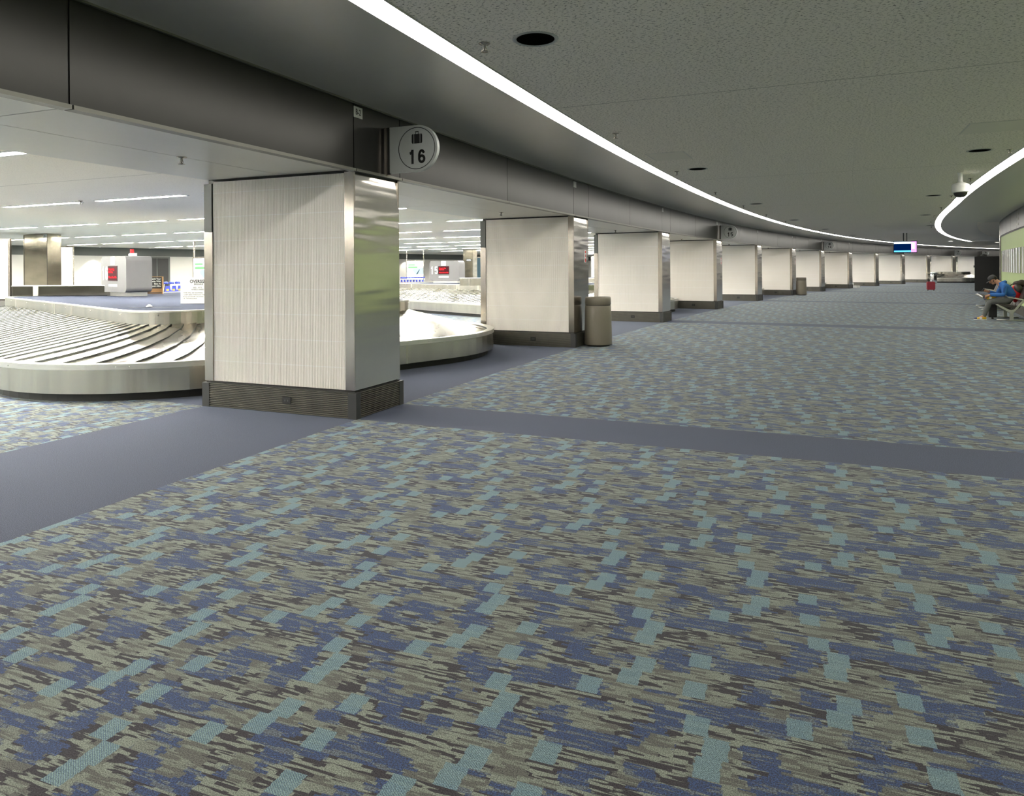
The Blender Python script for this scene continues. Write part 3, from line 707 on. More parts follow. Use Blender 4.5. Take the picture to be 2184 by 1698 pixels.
def carousel(Lg=7.9, W=W_):
    root = empty('baggage_carousel', (0, 0, 0), 0, '', 'baggage carousel'); pa = Path(W, Lg)
    m = MB(); loop_sweep(m, pa, [(2.15, 0.0), (2.15, 0.11), (2.10, 0.11), (2.10, 0.0)], BLACK); m.build('kick_skirt', root)
    m = MB(); loop_sweep(m, pa, [(2.25, 0.10), (2.25, 0.40), (2.235, 0.40), (2.235, 0.10)], RAIL); loop_sweep(m, pa, [(2.16, 0.24), (2.16, 0.43), (2.15, 0.43), (2.15, 0.24)], DKG)
    m.build('outer_rail', root)
    m = MB(); loop_sweep(m, pa, [(2.262, 0.375), (2.262, 0.44), (2.14, 0.44), (2.14, 0.425), (2.25, 0.425), (2.25, 0.375)], RAILT)
    for i in range(34):
        t = pa.T*i/34
        for dt in ((0.0, 0.09) if i % 3 == 0 else (0.0,)):
            p = pa.pt(t+dt, 2.264); m.ball((p.x, p.y, 0.405), 0.008, RAILT, n=4)
    m.build('rail_cap', root)
    # overlapping crescent plates on the slope
    m = MB(); n = 104; nd = 5; skew = 0.95
    dz = lambda f: (2.14+(0.60-2.14)*f, 0.385+(0.80-0.385)*f)
    for k in range(n):
        t0, t1 = pa.T*k/n, pa.T*(k+1)/n; b = len(m.v)
        for (t, up) in ((t0-0.015, 0.0), ((t0+t1)/2, 0.009), (t1, 0.018), (t1, 0.0)):
            for j in range(nd+1):
                f = j/nd; d, z = dz(f); q = pa.pt(t+skew*f, d); m.v.append(Vector((q.x, q.y, z+up)))
        for r in range(3):
            for j in range(nd): m.face([b+r*(nd+1)+j, b+(r+1)*(nd+1)+j, b+(r+1)*(nd+1)+j+1, b+r*(nd+1)+j+1], PLATE if r < 2 else DKG)
    m.build('sloping_plates', root)
    m = MB(); loop_sweep(m, pa, [(0.72, 0.755), (0.72, 0.955), (0.70, 0.955), (0.70, 0.755)], RAIL); loop_sweep(m, pa, [(0.73, 0.94), (0.73, 0.962), (0.66, 0.962), (0.66, 0.94)], RAILT)
    for i in range(22):
        p = pa.pt(pa.T*(i+0.3)/22, 0.722); m.ball((p.x, p.y, 0.90), 0.010, RAILT, n=4)
    m.build('island_rim', root)
    m = MB(); loop_sweep(m, pa, [(0.64, 0.5), (0.64, 0.80), (0.62, 0.80), (0.62, 0.5)], BLACK); m.build('island_skirt', root)
    m = MB(); n = 120; b = len(m.v)
    for i in range(n):
        p = pa.pt(pa.T*i/n, 0.69); m.v.append(Vector((p.x, p.y, 0.95)))
    m.face([b+i for i in range(n)], ISLC); m.build('island_top', root, 'blue-grey carpet top')
    return root
ISLC = simple('island_carpet', (0.050, 0.058, 0.085), rough=1.0, spec=0.05, var=0.25, vscale=150)
F16 = Vector((-4.9, 10.3)); A16 = rad(45.5)
def carousel_xf(dth):
    a = -rad(dth); v = F16-Vector((OX, OY)); v = Vector((v.x*math.cos(a)-v.y*math.sin(a), v.x*math.sin(a)+v.y*math.cos(a)))
    return Vector((OX, OY))+v, A16+a
c0 = carousel(); cars = []
CL = ['steel baggage carousel nearest the camera, behind the nearest column, with the number 16 box', 'steel baggage carousel seen between the first and second columns, with the number 15 box',
      'steel baggage carousel third along the hall, mostly hidden by columns', 'steel baggage carousel fourth along the hall, mostly hidden by columns']
for i, dth in enumerate((0.0, 4.70, 9.44, 14.21)):
    o = c0 if i == 0 else copy_tree(c0); p, a = carousel_xf(dth); o.location = (p.x, p.y, 0); o.rotation_euler = (0, 0, a)
    o['label'] = CL[i]; o['group'] = 'baggage carousels in the hall'; cars.append(o)
fc = carousel(0.4, 1.2); fc['label'] = 'far steel baggage carousel on the concourse at the end of the column row'
fc.location = (39.95, 64.8, 0); fc.rotation_euler = (0, 0, rad(-32))
# raised steel guard panels on the islands
def guard(par, x0, y0, x1, y1, z1, label):
    m = MB(); m.box((x0, y0, 0.95), (x1, y1, z1), RAIL); m.box((x0-0.01, y0-0.01, z1-0.01), (x1+0.01, y1+0.01, z1+0.005), RAILT); o = m.build('steel_guard', par, label); return o
def to_car(par_i, wx, wy):
    p, a = carousel_xf((0.0, 4.70)[par_i]); d = Vector((wx, wy))-p; return Vector((d.x*math.cos(a)+d.y*math.sin(a), -d.x*math.sin(a)+d.y*math.cos(a)))
g = MB(); g.box((0, 0, 0.962), (2.35, 0.5, 1.19), STEELC); g.box((-0.01, -0.01, 1.18), (2.36, 0.51, 1.195), RAILT); g.box((0.5, -0.012, 0.962), (0.62, 0.0, 1.19), RAILT)
o = g.build('steel_guard', cars[0], 'low steel guard box on the island'); q = to_car(0, -11.45, 16.1); o.location = (q.x, q.y, 0); o.rotation_euler = (0, 0, -A16+rad(-2)); o.location.z = 0
g = MB(); g.box((0, 0, 0.962), (1.9, 0.5, 1.21), RAIL); g.box((-0.01, -0.01, 1.20), (1.91, 0.51, 1.215), RAILT); g.box((0.7, 0.2, 1.215), (1.05, 0.45, 1.36), DKG)
o = g.build('steel_guard', cars[1], 'low steel guard box on the island'); q = to_car(1, -1.72, 23.1); o.location = (q.x, q.y, 0); o.rotation_euler = (0, 0, -A16+rad(4.7))

# number boxes on the islands
def rrect(w, h, r, n=6, x0=0, z0=0):
    pts = []
    for cx, cz, a0 in ((w-r, r, -90), (w-r, h-r, 0), (r, h-r, 90), (r, r, 180)):
        for i in range(n+1): a = rad(a0+90*i/n); pts.append((x0+cx+r*math.cos(a), z0+cz+r*math.sin(a)))
    return pts
def number_box(num, label, loc, ang, lines, beacon):
    root = empty('carousel_display_box', loc, ang, label, 'display')
    b = MB(); b.prism(rrect(1.32, 0.80, 0.10), 'y', 0, 0.55, BOXG, smooth=False); b.build('housing', root).location.z = 0.09
    p = MB(); p.box((0.12, 0.08, 0.0), (1.2, 0.5, 0.095), RAILT); p.build('plinth', root)
    s = MB(); s.box((0.385, -0.008, 0.34), (0.875, 0.002, 0.68), INK); s.box((0.40, -0.010, 0.355), (0.86, -0.007, 0.665), LEDB); s.build('led_screen', root)
    text_mesh('led_text', lines, 0.062, LED, root, FRONT(0.425, 0.51, -0.011), bold=0.0015, align='LEFT', sx=0.60, lh=0.95)
    digits('claim_number', num, 0.205, 0.36, 0.31, 0.165, 0.042, WHITE, root, -0.003)
    w = MB(); w.box((0.52, -0.004, 0.70), (0.73, 0.0, 0.885), WHITE); w.build('white_label', root)
    w = MB()
    for k in range(14): w.box((0.41+k*0.032, -0.003, 0.215), (0.41+k*0.032+0.026, 0.0, 0.265), WHITE)
    w.build('lettering_strip', root)
    if beacon:
        bb = MB(); T = Matrix.Translation((0.95, 0.28, 0.89)); bb.lathe([(0.07, 0), (0.075, 0.03), (0.07, 0.05), (0.045, 0.07)], WHITE, n=20, T=T); be = bb.build('beacon_base', root)
        bb = MB(); bb.lathe([(0.042, 0.07), (0.042, 0.15), (0.036, 0.16), (0.001, 0.16)], RED, n=20, T=T); bb.build('beacon_lens', be)
    return root
led = 'Thank you for flying\nDelta Air Lines\n\nWelcome to the new Delta'
number_box('16', 'silver rounded display box with number 16, red LED screen and red beacon', (-9.42, 16.13, 0.955), rad(-39), led, True)
number_box('15', 'greenish silver display box with number 15 and red LED screen', (-3.35, 28.6, 0.955), rad(-20), led, False)

# island signs
root = empty('easel_notice', (-5.62, 11.92, 0.955), rad(-8), 'white oversize baggage notice standing on the nearest carousel island', 'sign')
mb = MB(); mb.box((0, 0, 0.0), (0.62, 0.012, 0.44), SIGNW); mb.build('board', root)
mb = MB(); mb.box((0.05, 0.012, 0.0), (0.57, 0.10, 0.012), SIGNW); mb.build('foot', root)
text_mesh('notice_title', 'OVERSIZE', 0.072, INK, root, FRONT(0.33, 0.37, -0.001), bold=0.002)
text_mesh('notice_text', 'BAGGAGE', 0.036, INK, root, FRONT(0.33, 0.325, -0.001), bold=0.0006)
text_mesh('notice_text', 'SKIS - PETS\nWHEELCHAIRS', 0.034, INK, root, FRONT(0.31, 0.25, -0.001), lh=0.95)
text_mesh('notice_text', 'ITEMS WILL BE DELIVERED\nCLAIM AREA THROUGH THE\nROLL UP DOOR LOCATED\nOF THE BAGGAGE', 0.031, INK, root, FRONT(0.045, 0.13, -0.001), lh=1.05, align='LEFT')
root = empty('bag_check_notice', (-9.40, 17.25, 0.955), rad(-8), 'black wood-edged notice about matching checks beside the 16 display box', 'sign')
mb = MB(); mb.box((0, 0, 0.0), (0.9, 0.03, 0.42), WOOD); mb.build('frame', root)
mb = MB(); mb.box((0.02, -0.006, 0.13), (0.88, 0.0, 0.41), INK); mb.box((0.02, -0.006, 0.01), (0.88, 0.0, 0.035), INK); mb.build('panel', root)
text_mesh('notice_text', 'Match Your\nChecks With\nBags As\nBags Look Alike', 0.058, SIGNW, root, FRONT(0.86, 0.275, -0.008), align='RIGHT', lh=1.0, bold=0.0008)
# small lens-like sensor on the island with a cable
mb = MB(); mb.lathe([(0.05, 0), (0.045, 0.02), (0.02, 0.04), (0.001, 0.045)], CHROME, n=16); mb.box((-0.3, -0.01, 0.0), (0.5, 0.0, 0.002), LIP)
o = mb.build('floor_hatch', None, 'small chrome latch on the nearest carousel island carpet', 'latch'); o.location = (-5.55, 10.75, 0.952)

# ================================================================ HALL COLUMNS, AD LIGHTBOXES, WALL WASHERS
def hall_col(off, th, w_, d_, label, plate=None, info=False):
    root = empty('steel_clad_column', (0, 0, 0), 0, label, 'column'); place(root, off, th)
    m = MB(); m.box((-w_, 0, 0.3), (0.0, d_, Z_HALL-0.02), STEELC); m.build('cladding', root)
    m = MB(); m.box((-w_-0.02, -0.02, 0), (0.02, d_+0.02, 0.3), BASED); m.build('base', root)
    m = MB(); m.box((-0.02, -0.004, 0.3), (-0.004, 0.01, Z_HALL-0.02), BLACK); m.box((-w_*0.96, -0.004, 0.3), (-w_*0.96+0.012, 0.01, Z_HALL-0.02), BLACK); m.build('panel_joint', root)
    if plate:
        m = MB(); m.box((-0.2, -0.012, 2.75), (0.0, -0.004, 2.87), SIGNG); pz = m.build('grid_plate', root)
        text_mesh('plate_text', plate, 0.09, INK, pz, FRONT(-0.1, 2.81, -0.013), bold=0.001)
    if info:
        m = MB(); m.box((-w_*0.62, -0.03, 2.05), (-w_*0.15, -0.01, 2.22), DKG); m.box((-w_*0.59, -0.034, 2.11), (-w_*0.18, -0.03, 2.17), SIGNW); m.build('notice_plate', root)
    return root
hall_col(-21.3, 154.0, 1.45, 0.5, 'wide rippled steel column marked B-3 behind the nearest carousel', 'B-3')
hall_col(-21.0, 145.6, 0.85, 0.5, 'smaller steel column behind the number 15 display box', None, True)
hall_col(-19.9, 149.5, 2.0, 1.9, 'steel column hidden behind the nearest white column')
def lightbox(loc, ang, w_, h_, z0, m_, label, art=False, posts=False):
    root = empty('advert_lightbox', loc, ang, label, 'lightbox')
    f = MB(); t = 0.07; f.box((-t, 0, z0-t), (w_+t, 0.12, z0), STEELT); f.box((-t, 0, z0+h_), (w_+t, 0.12, z0+h_+t), STEELT); f.box((-t, 0, z0), (0, 0.12, z0+h_), STEELT); f.box((w_, 0, z0), (w_+t, 0.12, z0+h_), STEELT)
    f.box((0, 0.06, z0), (w_, 0.12, z0+h_), DKG)
    if not posts: f.box((0.05, 0.0, 0.0), (w_-0.05, 0.12, z0), STEELT)
    f.build('frame', root)
    p = MB(); p.box((0, 0.0, z0), (w_, 0.055, z0+h_), m_); pz = p.build('lit_panel', root)
    if art:
        a = MB(); a.box((0.08, -0.004, z0+h_*0.76), (w_*0.50, -0.001, z0+h_*0.83), ADG); a.box((0.08, -0.004, z0+h_*0.62), (w_*0.66, -0.001, z0+h_*0.71), ADG)
        a.add([(w_*0.30, -0.003, z0+h_*0.52), (w_*0.55, -0.003, z0+h_*0.27), (w_, -0.003, z0+h_*0.25), (w_, -0.003, z0+h_*0.66), (w_*0.75, -0.003, z0+h_*0.62), (w_*0.42, -0.003, z0+h_*0.60)], [(0, 1, 2, 3, 4, 5)], ADB)
        a.add([(w_*0.54, -0.006, z0+h_*0.24), (w_*0.66, -0.006, z0+h_*0.30), (w_*0.80, -0.006, z0+h_*0.54), (w_*0.77, -0.006, z0+h_*0.56), (w_*0.62, -0.006, z0+h_*0.36)], [(0, 1, 2, 3, 4)], ADK)
        a.build('artwork', pz)
    if posts:
        s = MB(); s.box((-0.06, 0.03, z0+h_), (0.0, 0.09, Z_HALL), STEELT); s.build('hanger', root); s = MB(); s.box((w_, 0.03, z0+h_), (w_+0.06, 0.09, Z_HALL), STEELT); s.build('hanger', root)
    return root
def W(px, Y):      # a point straight ahead at depth Y under photo column px
    return ((px-1092)/F_PX*Y, Y)
x, y = W(868, 50.0); lightbox((x, y, 0), rad(-8), 1.18, 1.30, 0.80, ADW, 'hanging backlit pale blue advert seen between the first two columns', True, True)
x, y = W(413, 33.0); lightbox((x, y, 0), rad(-25), 1.2, 1.35, 0.75, ADW, 'hanging backlit advert left of the nearest column', True, True)
x, y = W(129, 34.0); lightbox((x, y, 0), rad(40), 0.5, 1.9, 0.8, ADY, 'narrow bright lightbox right of the rippled steel column')
x, y = W(-60, 24.0); lightbox((x, y, 0), rad(10), 1.1, 2.0, 0.6, ADW, 'bright white lightbox at the left edge of the photo')
x, y = W(1013, 56.0); lightbox((x, y, 0), rad(-10), 1.4, 1.9, 0.5, ADK, 'dark framed poster case behind the number 15 box')
x, y = W(1262, 52.0); lightbox((x, y, 0), rad(-20), 0.7, 2.1, 0.25, ADW, 'narrow white panel seen between the second and third columns')
for i, (px, Y) in enumerate(((200, 36.5), (262, 38.5), (372, 41.0), (925, 60.0), (1000, 63))):
    x, y = W(px, Y); r_ = math.hypot(x-OX, y-OY); th = math.degrees(math.atan2(y-OY, x-OX)); offw = -33.55
    root = empty('wall_washer', (0, 0, 0), 0, 'small round wall washer lamp above the far hall wall, number %d from left' % (i+1), 'light', 'wall washers on the far hall wall'); place(root, offw, th, Z_HALL)
    m = MB(); m.lathe([(0.10, 0), (0.10, -0.01), (0.07, -0.012)], WHITE, n=18, caps=False); m.build('ring', root)
    m = MB(); m.lathe([(0.07, -0.010), (0.001, -0.010)], WASHL, n=18, caps=False); m.build('lens', root)
    ld = D.lights.new('washer_lamp', 'SPOT'); ld.energy = 260; ld.spot_size = rad(75); ld.spot_blend = 0.35; ld.color = (1, 0.96, 0.86); ld.shadow_soft_size = 0.05
    lo = D.objects.new('washer_lamp', ld); COL.objects.link(lo); lo.location = P(offw, th, Z_HALL-0.02)
    lo.rotation_euler = (rad(8), 0, polar_rot(th)+rad(90)) 
# framed yellow suitcase picture on the hall wall
root = empty('wall_picture', (0, 0, 0), 0, 'small framed picture of a yellow suitcase on the far hall wall', 'picture')
x, y = W(285, 37.8); root.location = (x, y, 0); root.rotation_euler = (0, 0, rad(-12))
mb = MB(); mb.box((-0.24, 0, 2.08), (0.24, 0.03, 2.52), DKG); mb.box((-0.22, -0.004, 2.10), (0.22, 0.0, 2.50), SIGNW); mb.build('frame', root)
mb = MB(); mb.prism(rrect(0.22, 0.18, 0.03, 3, -0.05, 2.17), 'y', -0.008, -0.004, YEL); mb.box((0.02, -0.008, 2.34), (0.10, -0.004, 2.38), YEL); mb.build('suitcase_print', root)

# luggage carts nested in rows
def cart():
    root = empty('luggage_cart', (0, 0, 0), 0, '', 'luggage cart')
    f = MB(); tr = 0.014
    f.tube([(-0.22, 0, 0.14), (-0.22, 0.05, 0.55), (-0.22, -0.10, 0.98)], tr, ALU, n=6); f.tube([(0.22, 0, 0.14), (0.22, 0.05, 0.55), (0.22, -0.10, 0.98)], tr, ALU, n=6)
    f.tube([(-0.22, 0, 0.16), (-0.22, 0.8, 0.16), (0.22, 0.8, 0.16), (0.22, 0, 0.16)], tr, ALU, n=6); f.tube([(-0.22, 0.05, 0.55), (0.22, 0.05, 0.55)], tr, ALU, n=6); f.build('frame', root)
    for sx in (-1, 1):
        h = MB(); h.tube([(sx*0.04, -0.10, 0.98), (sx*0.10, -0.11, 1.0), (sx*0.25, -0.10, 0.99)], [0.045, 0.055, 0.045], BLUEP, n=10); h.build('handle', root)
    p = MB(); p.prism([(-0.18, 0.60), (0.18, 0.60), (0.12, 0.86), (-0.12, 0.86)], 'y', -0.03, -0.015, BLUEP); p.box((-0.08, -0.034, 0.64), (0.06, -0.03, 0.72), YEL); p.build('front_panel', root)
    for sx, yy in ((-0.2, 0.0), (0.2, 0.0), (0.0, 0.78)):
        w = MB(); w.lathe([(0.02, -0.02), (0.07, -0.02), (0.07, 0.02), (0.02, 0.02)], BLACK, n=14, T=Matrix.Translation((sx, yy, 0.07)) @ Matrix.Rotation(rad(90), 4, 'Y')); w.build('wheel', root)
    return root
cp = cart(); first = True
for i in range(5):
    o = cp if first else copy_tree(cp); first = False
    x, y = W(357+12.8*i, 31.0+0.25*i); o.location = (x, y, 0); o.rotation_euler = (0, 0, rad(55)); o.scale = (0.8, 0.8, 1)
    o['label'] = 'blue-handled luggage cart left of the nearest column, %s from left in its row' % names[i].replace('nearest', 'first'); o['group'] = 'luggage carts left of the nearest column'
for i in range(8):
    o = copy_tree(cp); x, y = W(856+6.4*i, 44.5+0.12*i); o.location = (x, y, 0); o.rotation_euler = (0, 0, rad(60)); o.scale = (0.62, 0.62, 1)
    o['label'] = 'blue-handled luggage cart below the hanging advert, %s from left in its row' % names[i].replace('nearest', 'first'); o['group'] = 'luggage carts below the hanging advert'

# ================================================================ TRASH CANS, CABINET, SCREEN, CAMERA
def can(label, m_=CANM, s=1.0):
    root = empty('trash_can', (0, 0, 0), 0, label, 'trash can')
    b = MB(); b.lathe([(0.235, 0.025), (0.262, 0.03), (0.268, 0.05), (0.262, 0.30), (0.256, 0.60), (0.250, 0.775), (0.244, 0.785)], m_, n=48); b.build('body', root)
    l = MB(); l.lathe([(0.244, 0.795), (0.250, 0.80), (0.246, 0.93), (0.238, 0.945), (0.17, 0.938), (0.15, 0.90)], m_, n=48, caps=False); l.build('lid', root)
    k = MB(); k.lathe([(0.22, 0.0), (0.225, 0.026)], BLACK, n=32); k.lathe([(0.240, 0.78), (0.240, 0.80)], BLACK, n=32); k.lathe([(0.15, 0.90), (0.14, 0.86), (0.001, 0.86)], BLACK, n=32, caps=False); k.build('liner', root)
    return root
place(can('speckled taupe cylindrical trash can beside the second column'), 0.30, 154.83)
place(can('speckled taupe cylindrical trash can beside the sixth column, farther away'), 0.34, 145.30)
can('shiny steel cylindrical trash can at the far end before the carousel', CHROME).location = ((1991-1092)/1500*61, 61, 0)
root = empty('tall_black_cabinet', (0, 0, 0), 0, 'tall black cabinet standing beyond the end of the green wall', 'cabinet')
x, y = W(2078.5, 41.0); root.location = (x, y, 0); root.rotation_euler = (0, 0, rad(-34))
mb = MB(); mb.box((0, 0, 0.04), (1.28, 0.8, 2.04), BLACK); bevel(mb.build('body', root), 0.01)
mb = MB(); mb.box((-0.05, 0.10, 1.40), (0.0, 0.2, 1.52), DKG); mb.build('hinge', root)
mb = MB(); mb.box((0.03, 0.03, 0), (1.25, 0.77, 0.04), DKG); mb.build('plinth', root)
mb = MB(); mb.tube([(0.3, 0.3, 2.09), (0.45, 0.32, 2.12), (0.6, 0.3, 2.09)], [0.04, 0.07, 0.04], DKG, n=8); o = mb.build('cloth_bundle', None, 'small dark bundle lying on top of the black cabinet', 'bundle'); o.location = root.location; o.rotation_euler = root.rotation_euler

root = empty('hanging_screen', (0, 0, 0), 0, 'ceiling-hung flight screen with navy, cyan and pink display', 'screen')
x, y = W(1931, 37.0); root.location = (x, y, 2.52); root.rotation_euler = (0, 0, rad(-24))
mb = MB(); mb.box((-0.55, 0.0, -0.31), (0.55, 0.10, 0.31), INK); bevel(mb.build('bezel', root), 0.008)
mb = MB(); mb.box((-0.525, -0.004, -0.285), (0.525, 0.0, 0.285), SCB); s_ = mb.build('display', root)
mb = MB(); mb.box((-0.52, -0.007, 0.16), (0.27, -0.004, 0.27), SCW); mb.box((-0.52, -0.007, -0.27), (0.27, -0.004, -0.19), SCC); mb.box((0.27, -0.007, -0.28), (0.52, -0.004, 0.28), SCP); mb.box((0.30, -0.009, -0.10), (0.43, -0.007, 0.22), SCW); mb.build('display_content', s_)
mb = MB(); mb.box((-0.10, 0.03, 0.31), (-0.05, 0.07, 0.73), DKG); mb.box((0.05, 0.03, 0.31), (0.10, 0.07, 0.73), DKG); mb.build('ceiling_mount', root)

root = empty('dome_camera', P(6.6, 153.95, Z_CEIL), 0, 'white dome security camera hanging from the ceiling', 'camera')
mb = MB(); mb.lathe([(0.05, 0), (0.05, -0.015), (0.035, -0.02), (0.035, -0.17), (0.045, -0.17), (0.045, -0.185)], WHITE, n=24); mb.build('pole', root)
mb = MB(); mb.lathe([(0.045, -0.185), (0.10, -0.20), (0.14, -0.225), (0.148, -0.25), (0.146, -0.36), (0.15, -0.37), (0.12, -0.375)], SIGNW, n=32); mb.build('housing', root)
mb = MB(); mb.lathe([(0.118, -0.372), (0.112, -0.41), (0.085, -0.445), (0.05, -0.465), (0.001, -0.47)], simple('smoked_dome', (0.03, 0.03, 0.03), rough=0.08), n=28, caps=False); mb.build('dome', root)

# white baggage scale behind the eighth column
root = empty('baggage_scale', (0, 0, 0), 0, 'low white baggage scale with a square frame just past the eighth column', 'scale'); place(root, -0.7, PIL[8]-0.75)
mb = MB(); mb.box((-0.9, -0.5, 0.0), (0.75, 0.5, 0.14), SIGNW); mb.box((-0.85, -0.45, 0.14), (0.7, 0.45, 0.17), ALU); mb.build('platform', root)
mb = MB(); mb.box((-0.35, -0.2, 0.17), (0.4, 0.2, 0.36), SIGNW); mb.build('body', root)
mb = MB(); mb.tube([(-0.32, 0, 0.36), (-0.32, 0, 0.75), (0.36, 0, 0.75), (0.36, 0, 0.36)], 0.03, ALU, n=8); mb.build('frame', root)
# red suitcase standing in the distance
root = empty('red_suitcase', (0, 0, 0), 0, 'small red rolling suitcase standing on the carpet in the distance', 'suitcase')
x, y = W(1985, 43.0); root.location = (x, y, 0); root.rotation_euler = (0, 0, rad(-20))
mb = MB(); mb.prism(rrect(0.44, 0.50, 0.07, 4, -0.22, 0.05), 'y', -0.12, 0.12, DRED); bevel(mb.build('shell', root), 0.02)
for sx in (-0.16, 0.16):
    mb = MB(); mb.lathe([(0.01, -0.02), (0.03, -0.02), (0.03, 0.02), (0.01, 0.02)], BLACK, n=10, T=Matrix.Translation((sx, 0, 0.03)) @ Matrix.Rotation(rad(90), 4, 'Y')); mb.build('wheel', root)
mb = MB(); mb.tube([(-0.1, 0.08, 0.55), (-0.1, 0.08, 0.66), (0.1, 0.08, 0.66), (0.1, 0.08, 0.55)], 0.012, BLACK, n=6); mb.build('handle', root)

# polished wall panels on the green wall
wp = MB(); n = 14
for i in range(n):
    a0, a1 = i/n, (i+1)/n
    f = lambda a: -0.02-0.035*math.sin(math.pi*a)
    wp.add([(f(a0), -0.13+0.26*a0, 0), (f(a1), -0.13+0.26*a1, 0), (f(a1), -0.13+0.26*a1, 0.78), (f(a0), -0.13+0.26*a0, 0.78)], [(3, 2, 1, 0)], CHROME, True)
wp.box((-0.02, -0.13, 0), (0.0, 0.13, 0.78), ALU)
wpo = wp.build('chrome_wall_panel', None, '', 'wall panel', 'chrome strips on the green wall'); first = True
for i in range(14):
    th = 148.05+0.27*i
    o = wpo if first else wpo.copy()
    if not first: COL.objects.link(o)
    first = False; place(o, OFF_WALL, th, 1.27)
    o['label'] = 'vertical curved chrome strip on the green wall, %s from the far end' % names[i].replace('nearest', 'first')

# ================================================================ BEAM SEATING
def bench(nseat, feet, label, off=8.42):
    root = empty('tandem_bench', (0, 0, 0), 0, label, 'bench')
    sw = 0.62
    b = MB(); b.box((-0.03, -0.05, 0.24), (0.05, nseat*sw+0.05, 0.30), ALU); b.build('beam', root)
    for k in range(nseat):
        y0 = k*sw+0.04; y1 = y0+sw-0.08
        s = MB(); s.prism([(-0.30, 0.40), (-0.31, 0.44), (-0.26, 0.465), (0.10, 0.40), (0.20, 0.40), (0.20, 0.34), (0.08, 0.335)], 'y', y0, y1, SEATM); bevel(s.build('seat', root), 0.015)
        s = MB(); s.prism([(0.16, 0.40), (0.20, 0.36), (0.42, 0.88), (0.41, 0.92), (0.36, 0.91)], 'y', y0, y1, SEATM); bevel(s.build('backrest', root), 0.015)
    for k in range(nseat+1):
        y = k*sw; a = MB(); w = 0.022
        # lower V arms from the hub, then the armrest
        a.prism([(-0.34, 0.43), (-0.31, 0.45), (0.02, 0.27), (0.02, 0.20), (-0.02, 0.20)], 'y', y-w, y+w, ALU)
        a.prism([(-0.02, 0.20), (0.04, 0.20), (0.30, 0.53), (0.29, 0.57), (0.25, 0.56)], 'y', y-w, y+w, ALU)
        a.prism([(-0.08, 0.635), (-0.08, 0.66), (0.27, 0.59), (0.31, 0.55), (0.27, 0.53), (0.25, 0.555)], 'y', y-w*1.2, y+w*1.2, ALU)
        bevel(a.build('arm_frame', root), 0.006)
    for y in feet:
        l = MB(); l.box((-0.035, y-0.03, 0.03), (0.05, y+0.03, 0.25), ALU); l.tube([(-0.33, y, 0.02), (0.32, y, 0.02)], 0.018, ALU, n=8); bevel(l.build('leg', root), 0.004)
    place(root, off, 151.22); return root
b1 = bench(3, [0.0, 1.30], 'nearest tandem bench at the green wall where the man in blue sits')
b2 = bench(5, [0.1, 1.4, 2.9], 'farther tandem bench of empty black seats beyond the seated man'); place(b2, 8.42, 149.3)

# ================================================================ SEATED MAN
def skin_body(joints, edges, radii, root_i, name):
    me = D.meshes.new(name); me.from_pydata(joints, edges, []); o = D.objects.new(name, me); COL.objects.link(o)
    sk = o.modifiers.new('skin', 'SKIN'); sk.use_smooth_shade = True
    lay = me.skin_vertices[0].data if me.skin_vertices else None
    if lay is None:
        bm = bmesh.new(); bm.from_mesh(me); bm.verts.layers.skin.verify(); bm.to_mesh(me); bm.free(); lay = me.skin_vertices[0].data
    for i, r in enumerate(radii): lay[i].radius = (r, r) if not isinstance(r, tuple) else r
    lay[root_i].use_root = True
    ss = o.modifiers.new('sub', 'SUBSURF'); ss.levels = 2; ss.render_levels = 2
    dg = bpy.context.evaluated_depsgraph_get(); m2 = D.meshes.new_from_object(o.evaluated_get(dg)); COL.objects.unlink(o); D.objects.remove(o); return m2
man = empty('person', (0, 0, 0), 0, 'seated man in blue hoodie, grey cap and grey jeans looking down at his phone', 'person')
place(man, 8.42, 151.22); man.location = P(8.42, 151.22) + Matrix.Rotation(polar_rot(151.22), 3, 'Z') @ Vector((0, 0.32, 0))
# x negative = forward, y negative = towards the camera (his left side)
J = {}; JL = []; RL = []; REG = []
def j(n, p, r, reg): J[n] = len(JL); JL.append(p); RL.append(r); REG.append(reg)
j('pel', (0.06, 0.0, 0.55), (0.15, 0.13), 'leg'); j('waist', (0.04, 0, 0.68), (0.15, 0.12), 'top'); j('chest', (-0.06, 0, 0.86), (0.165, 0.135), 'top'); j('upch', (-0.145, 0, 0.965), (0.15, 0.13), 'top')
j('neck', (-0.24, 0, 1.03), 0.058, 'skin'); j('head', (-0.32, 0, 1.075), 0.076, 'skin'); j('crown', (-0.36, 0, 1.135), 0.080, 'skin')
E_ = [('pel', 'waist'), ('waist', 'chest'), ('chest', 'upch'), ('upch', 'neck'), ('neck', 'head'), ('head', 'crown')]
# left (near) leg: foot on the floor
j('hipL', (-0.03, -0.10, 0.53), 0.095, 'leg'); j('kneeL', (-0.46, -0.13, 0.52), 0.066, 'leg'); j('shinL', (-0.54, -0.13, 0.30), 0.060, 'leg'); j('ankL', (-0.60, -0.13, 0.10), 0.042, 'leg'); j('toeL', (-0.72, -0.14, 0.045), 0.034, 'shoe')
E_ += [('pel', 'hipL'), ('hipL', 'kneeL'), ('kneeL', 'shinL'), ('shinL', 'ankL'), ('ankL', 'toeL')]
# right leg: ankle resting across the left knee
j('hipR', (-0.02, 0.11, 0.55), 0.095, 'leg'); j('kneeR', (-0.36, 0.34, 0.60), 0.070, 'leg'); j('shinR', (-0.41, 0.12, 0.615), 0.058, 'leg'); j('ankR', (-0.44, -0.08, 0.630), 0.042, 'leg'); j('toeR', (-0.58, -0.15, 0.60), 0.034, 'shoe')
E_ += [('pel', 'hipR'), ('hipR', 'kneeR'), ('kneeR', 'shinR'), ('shinR', 'ankR'), ('ankR', 'toeR')]
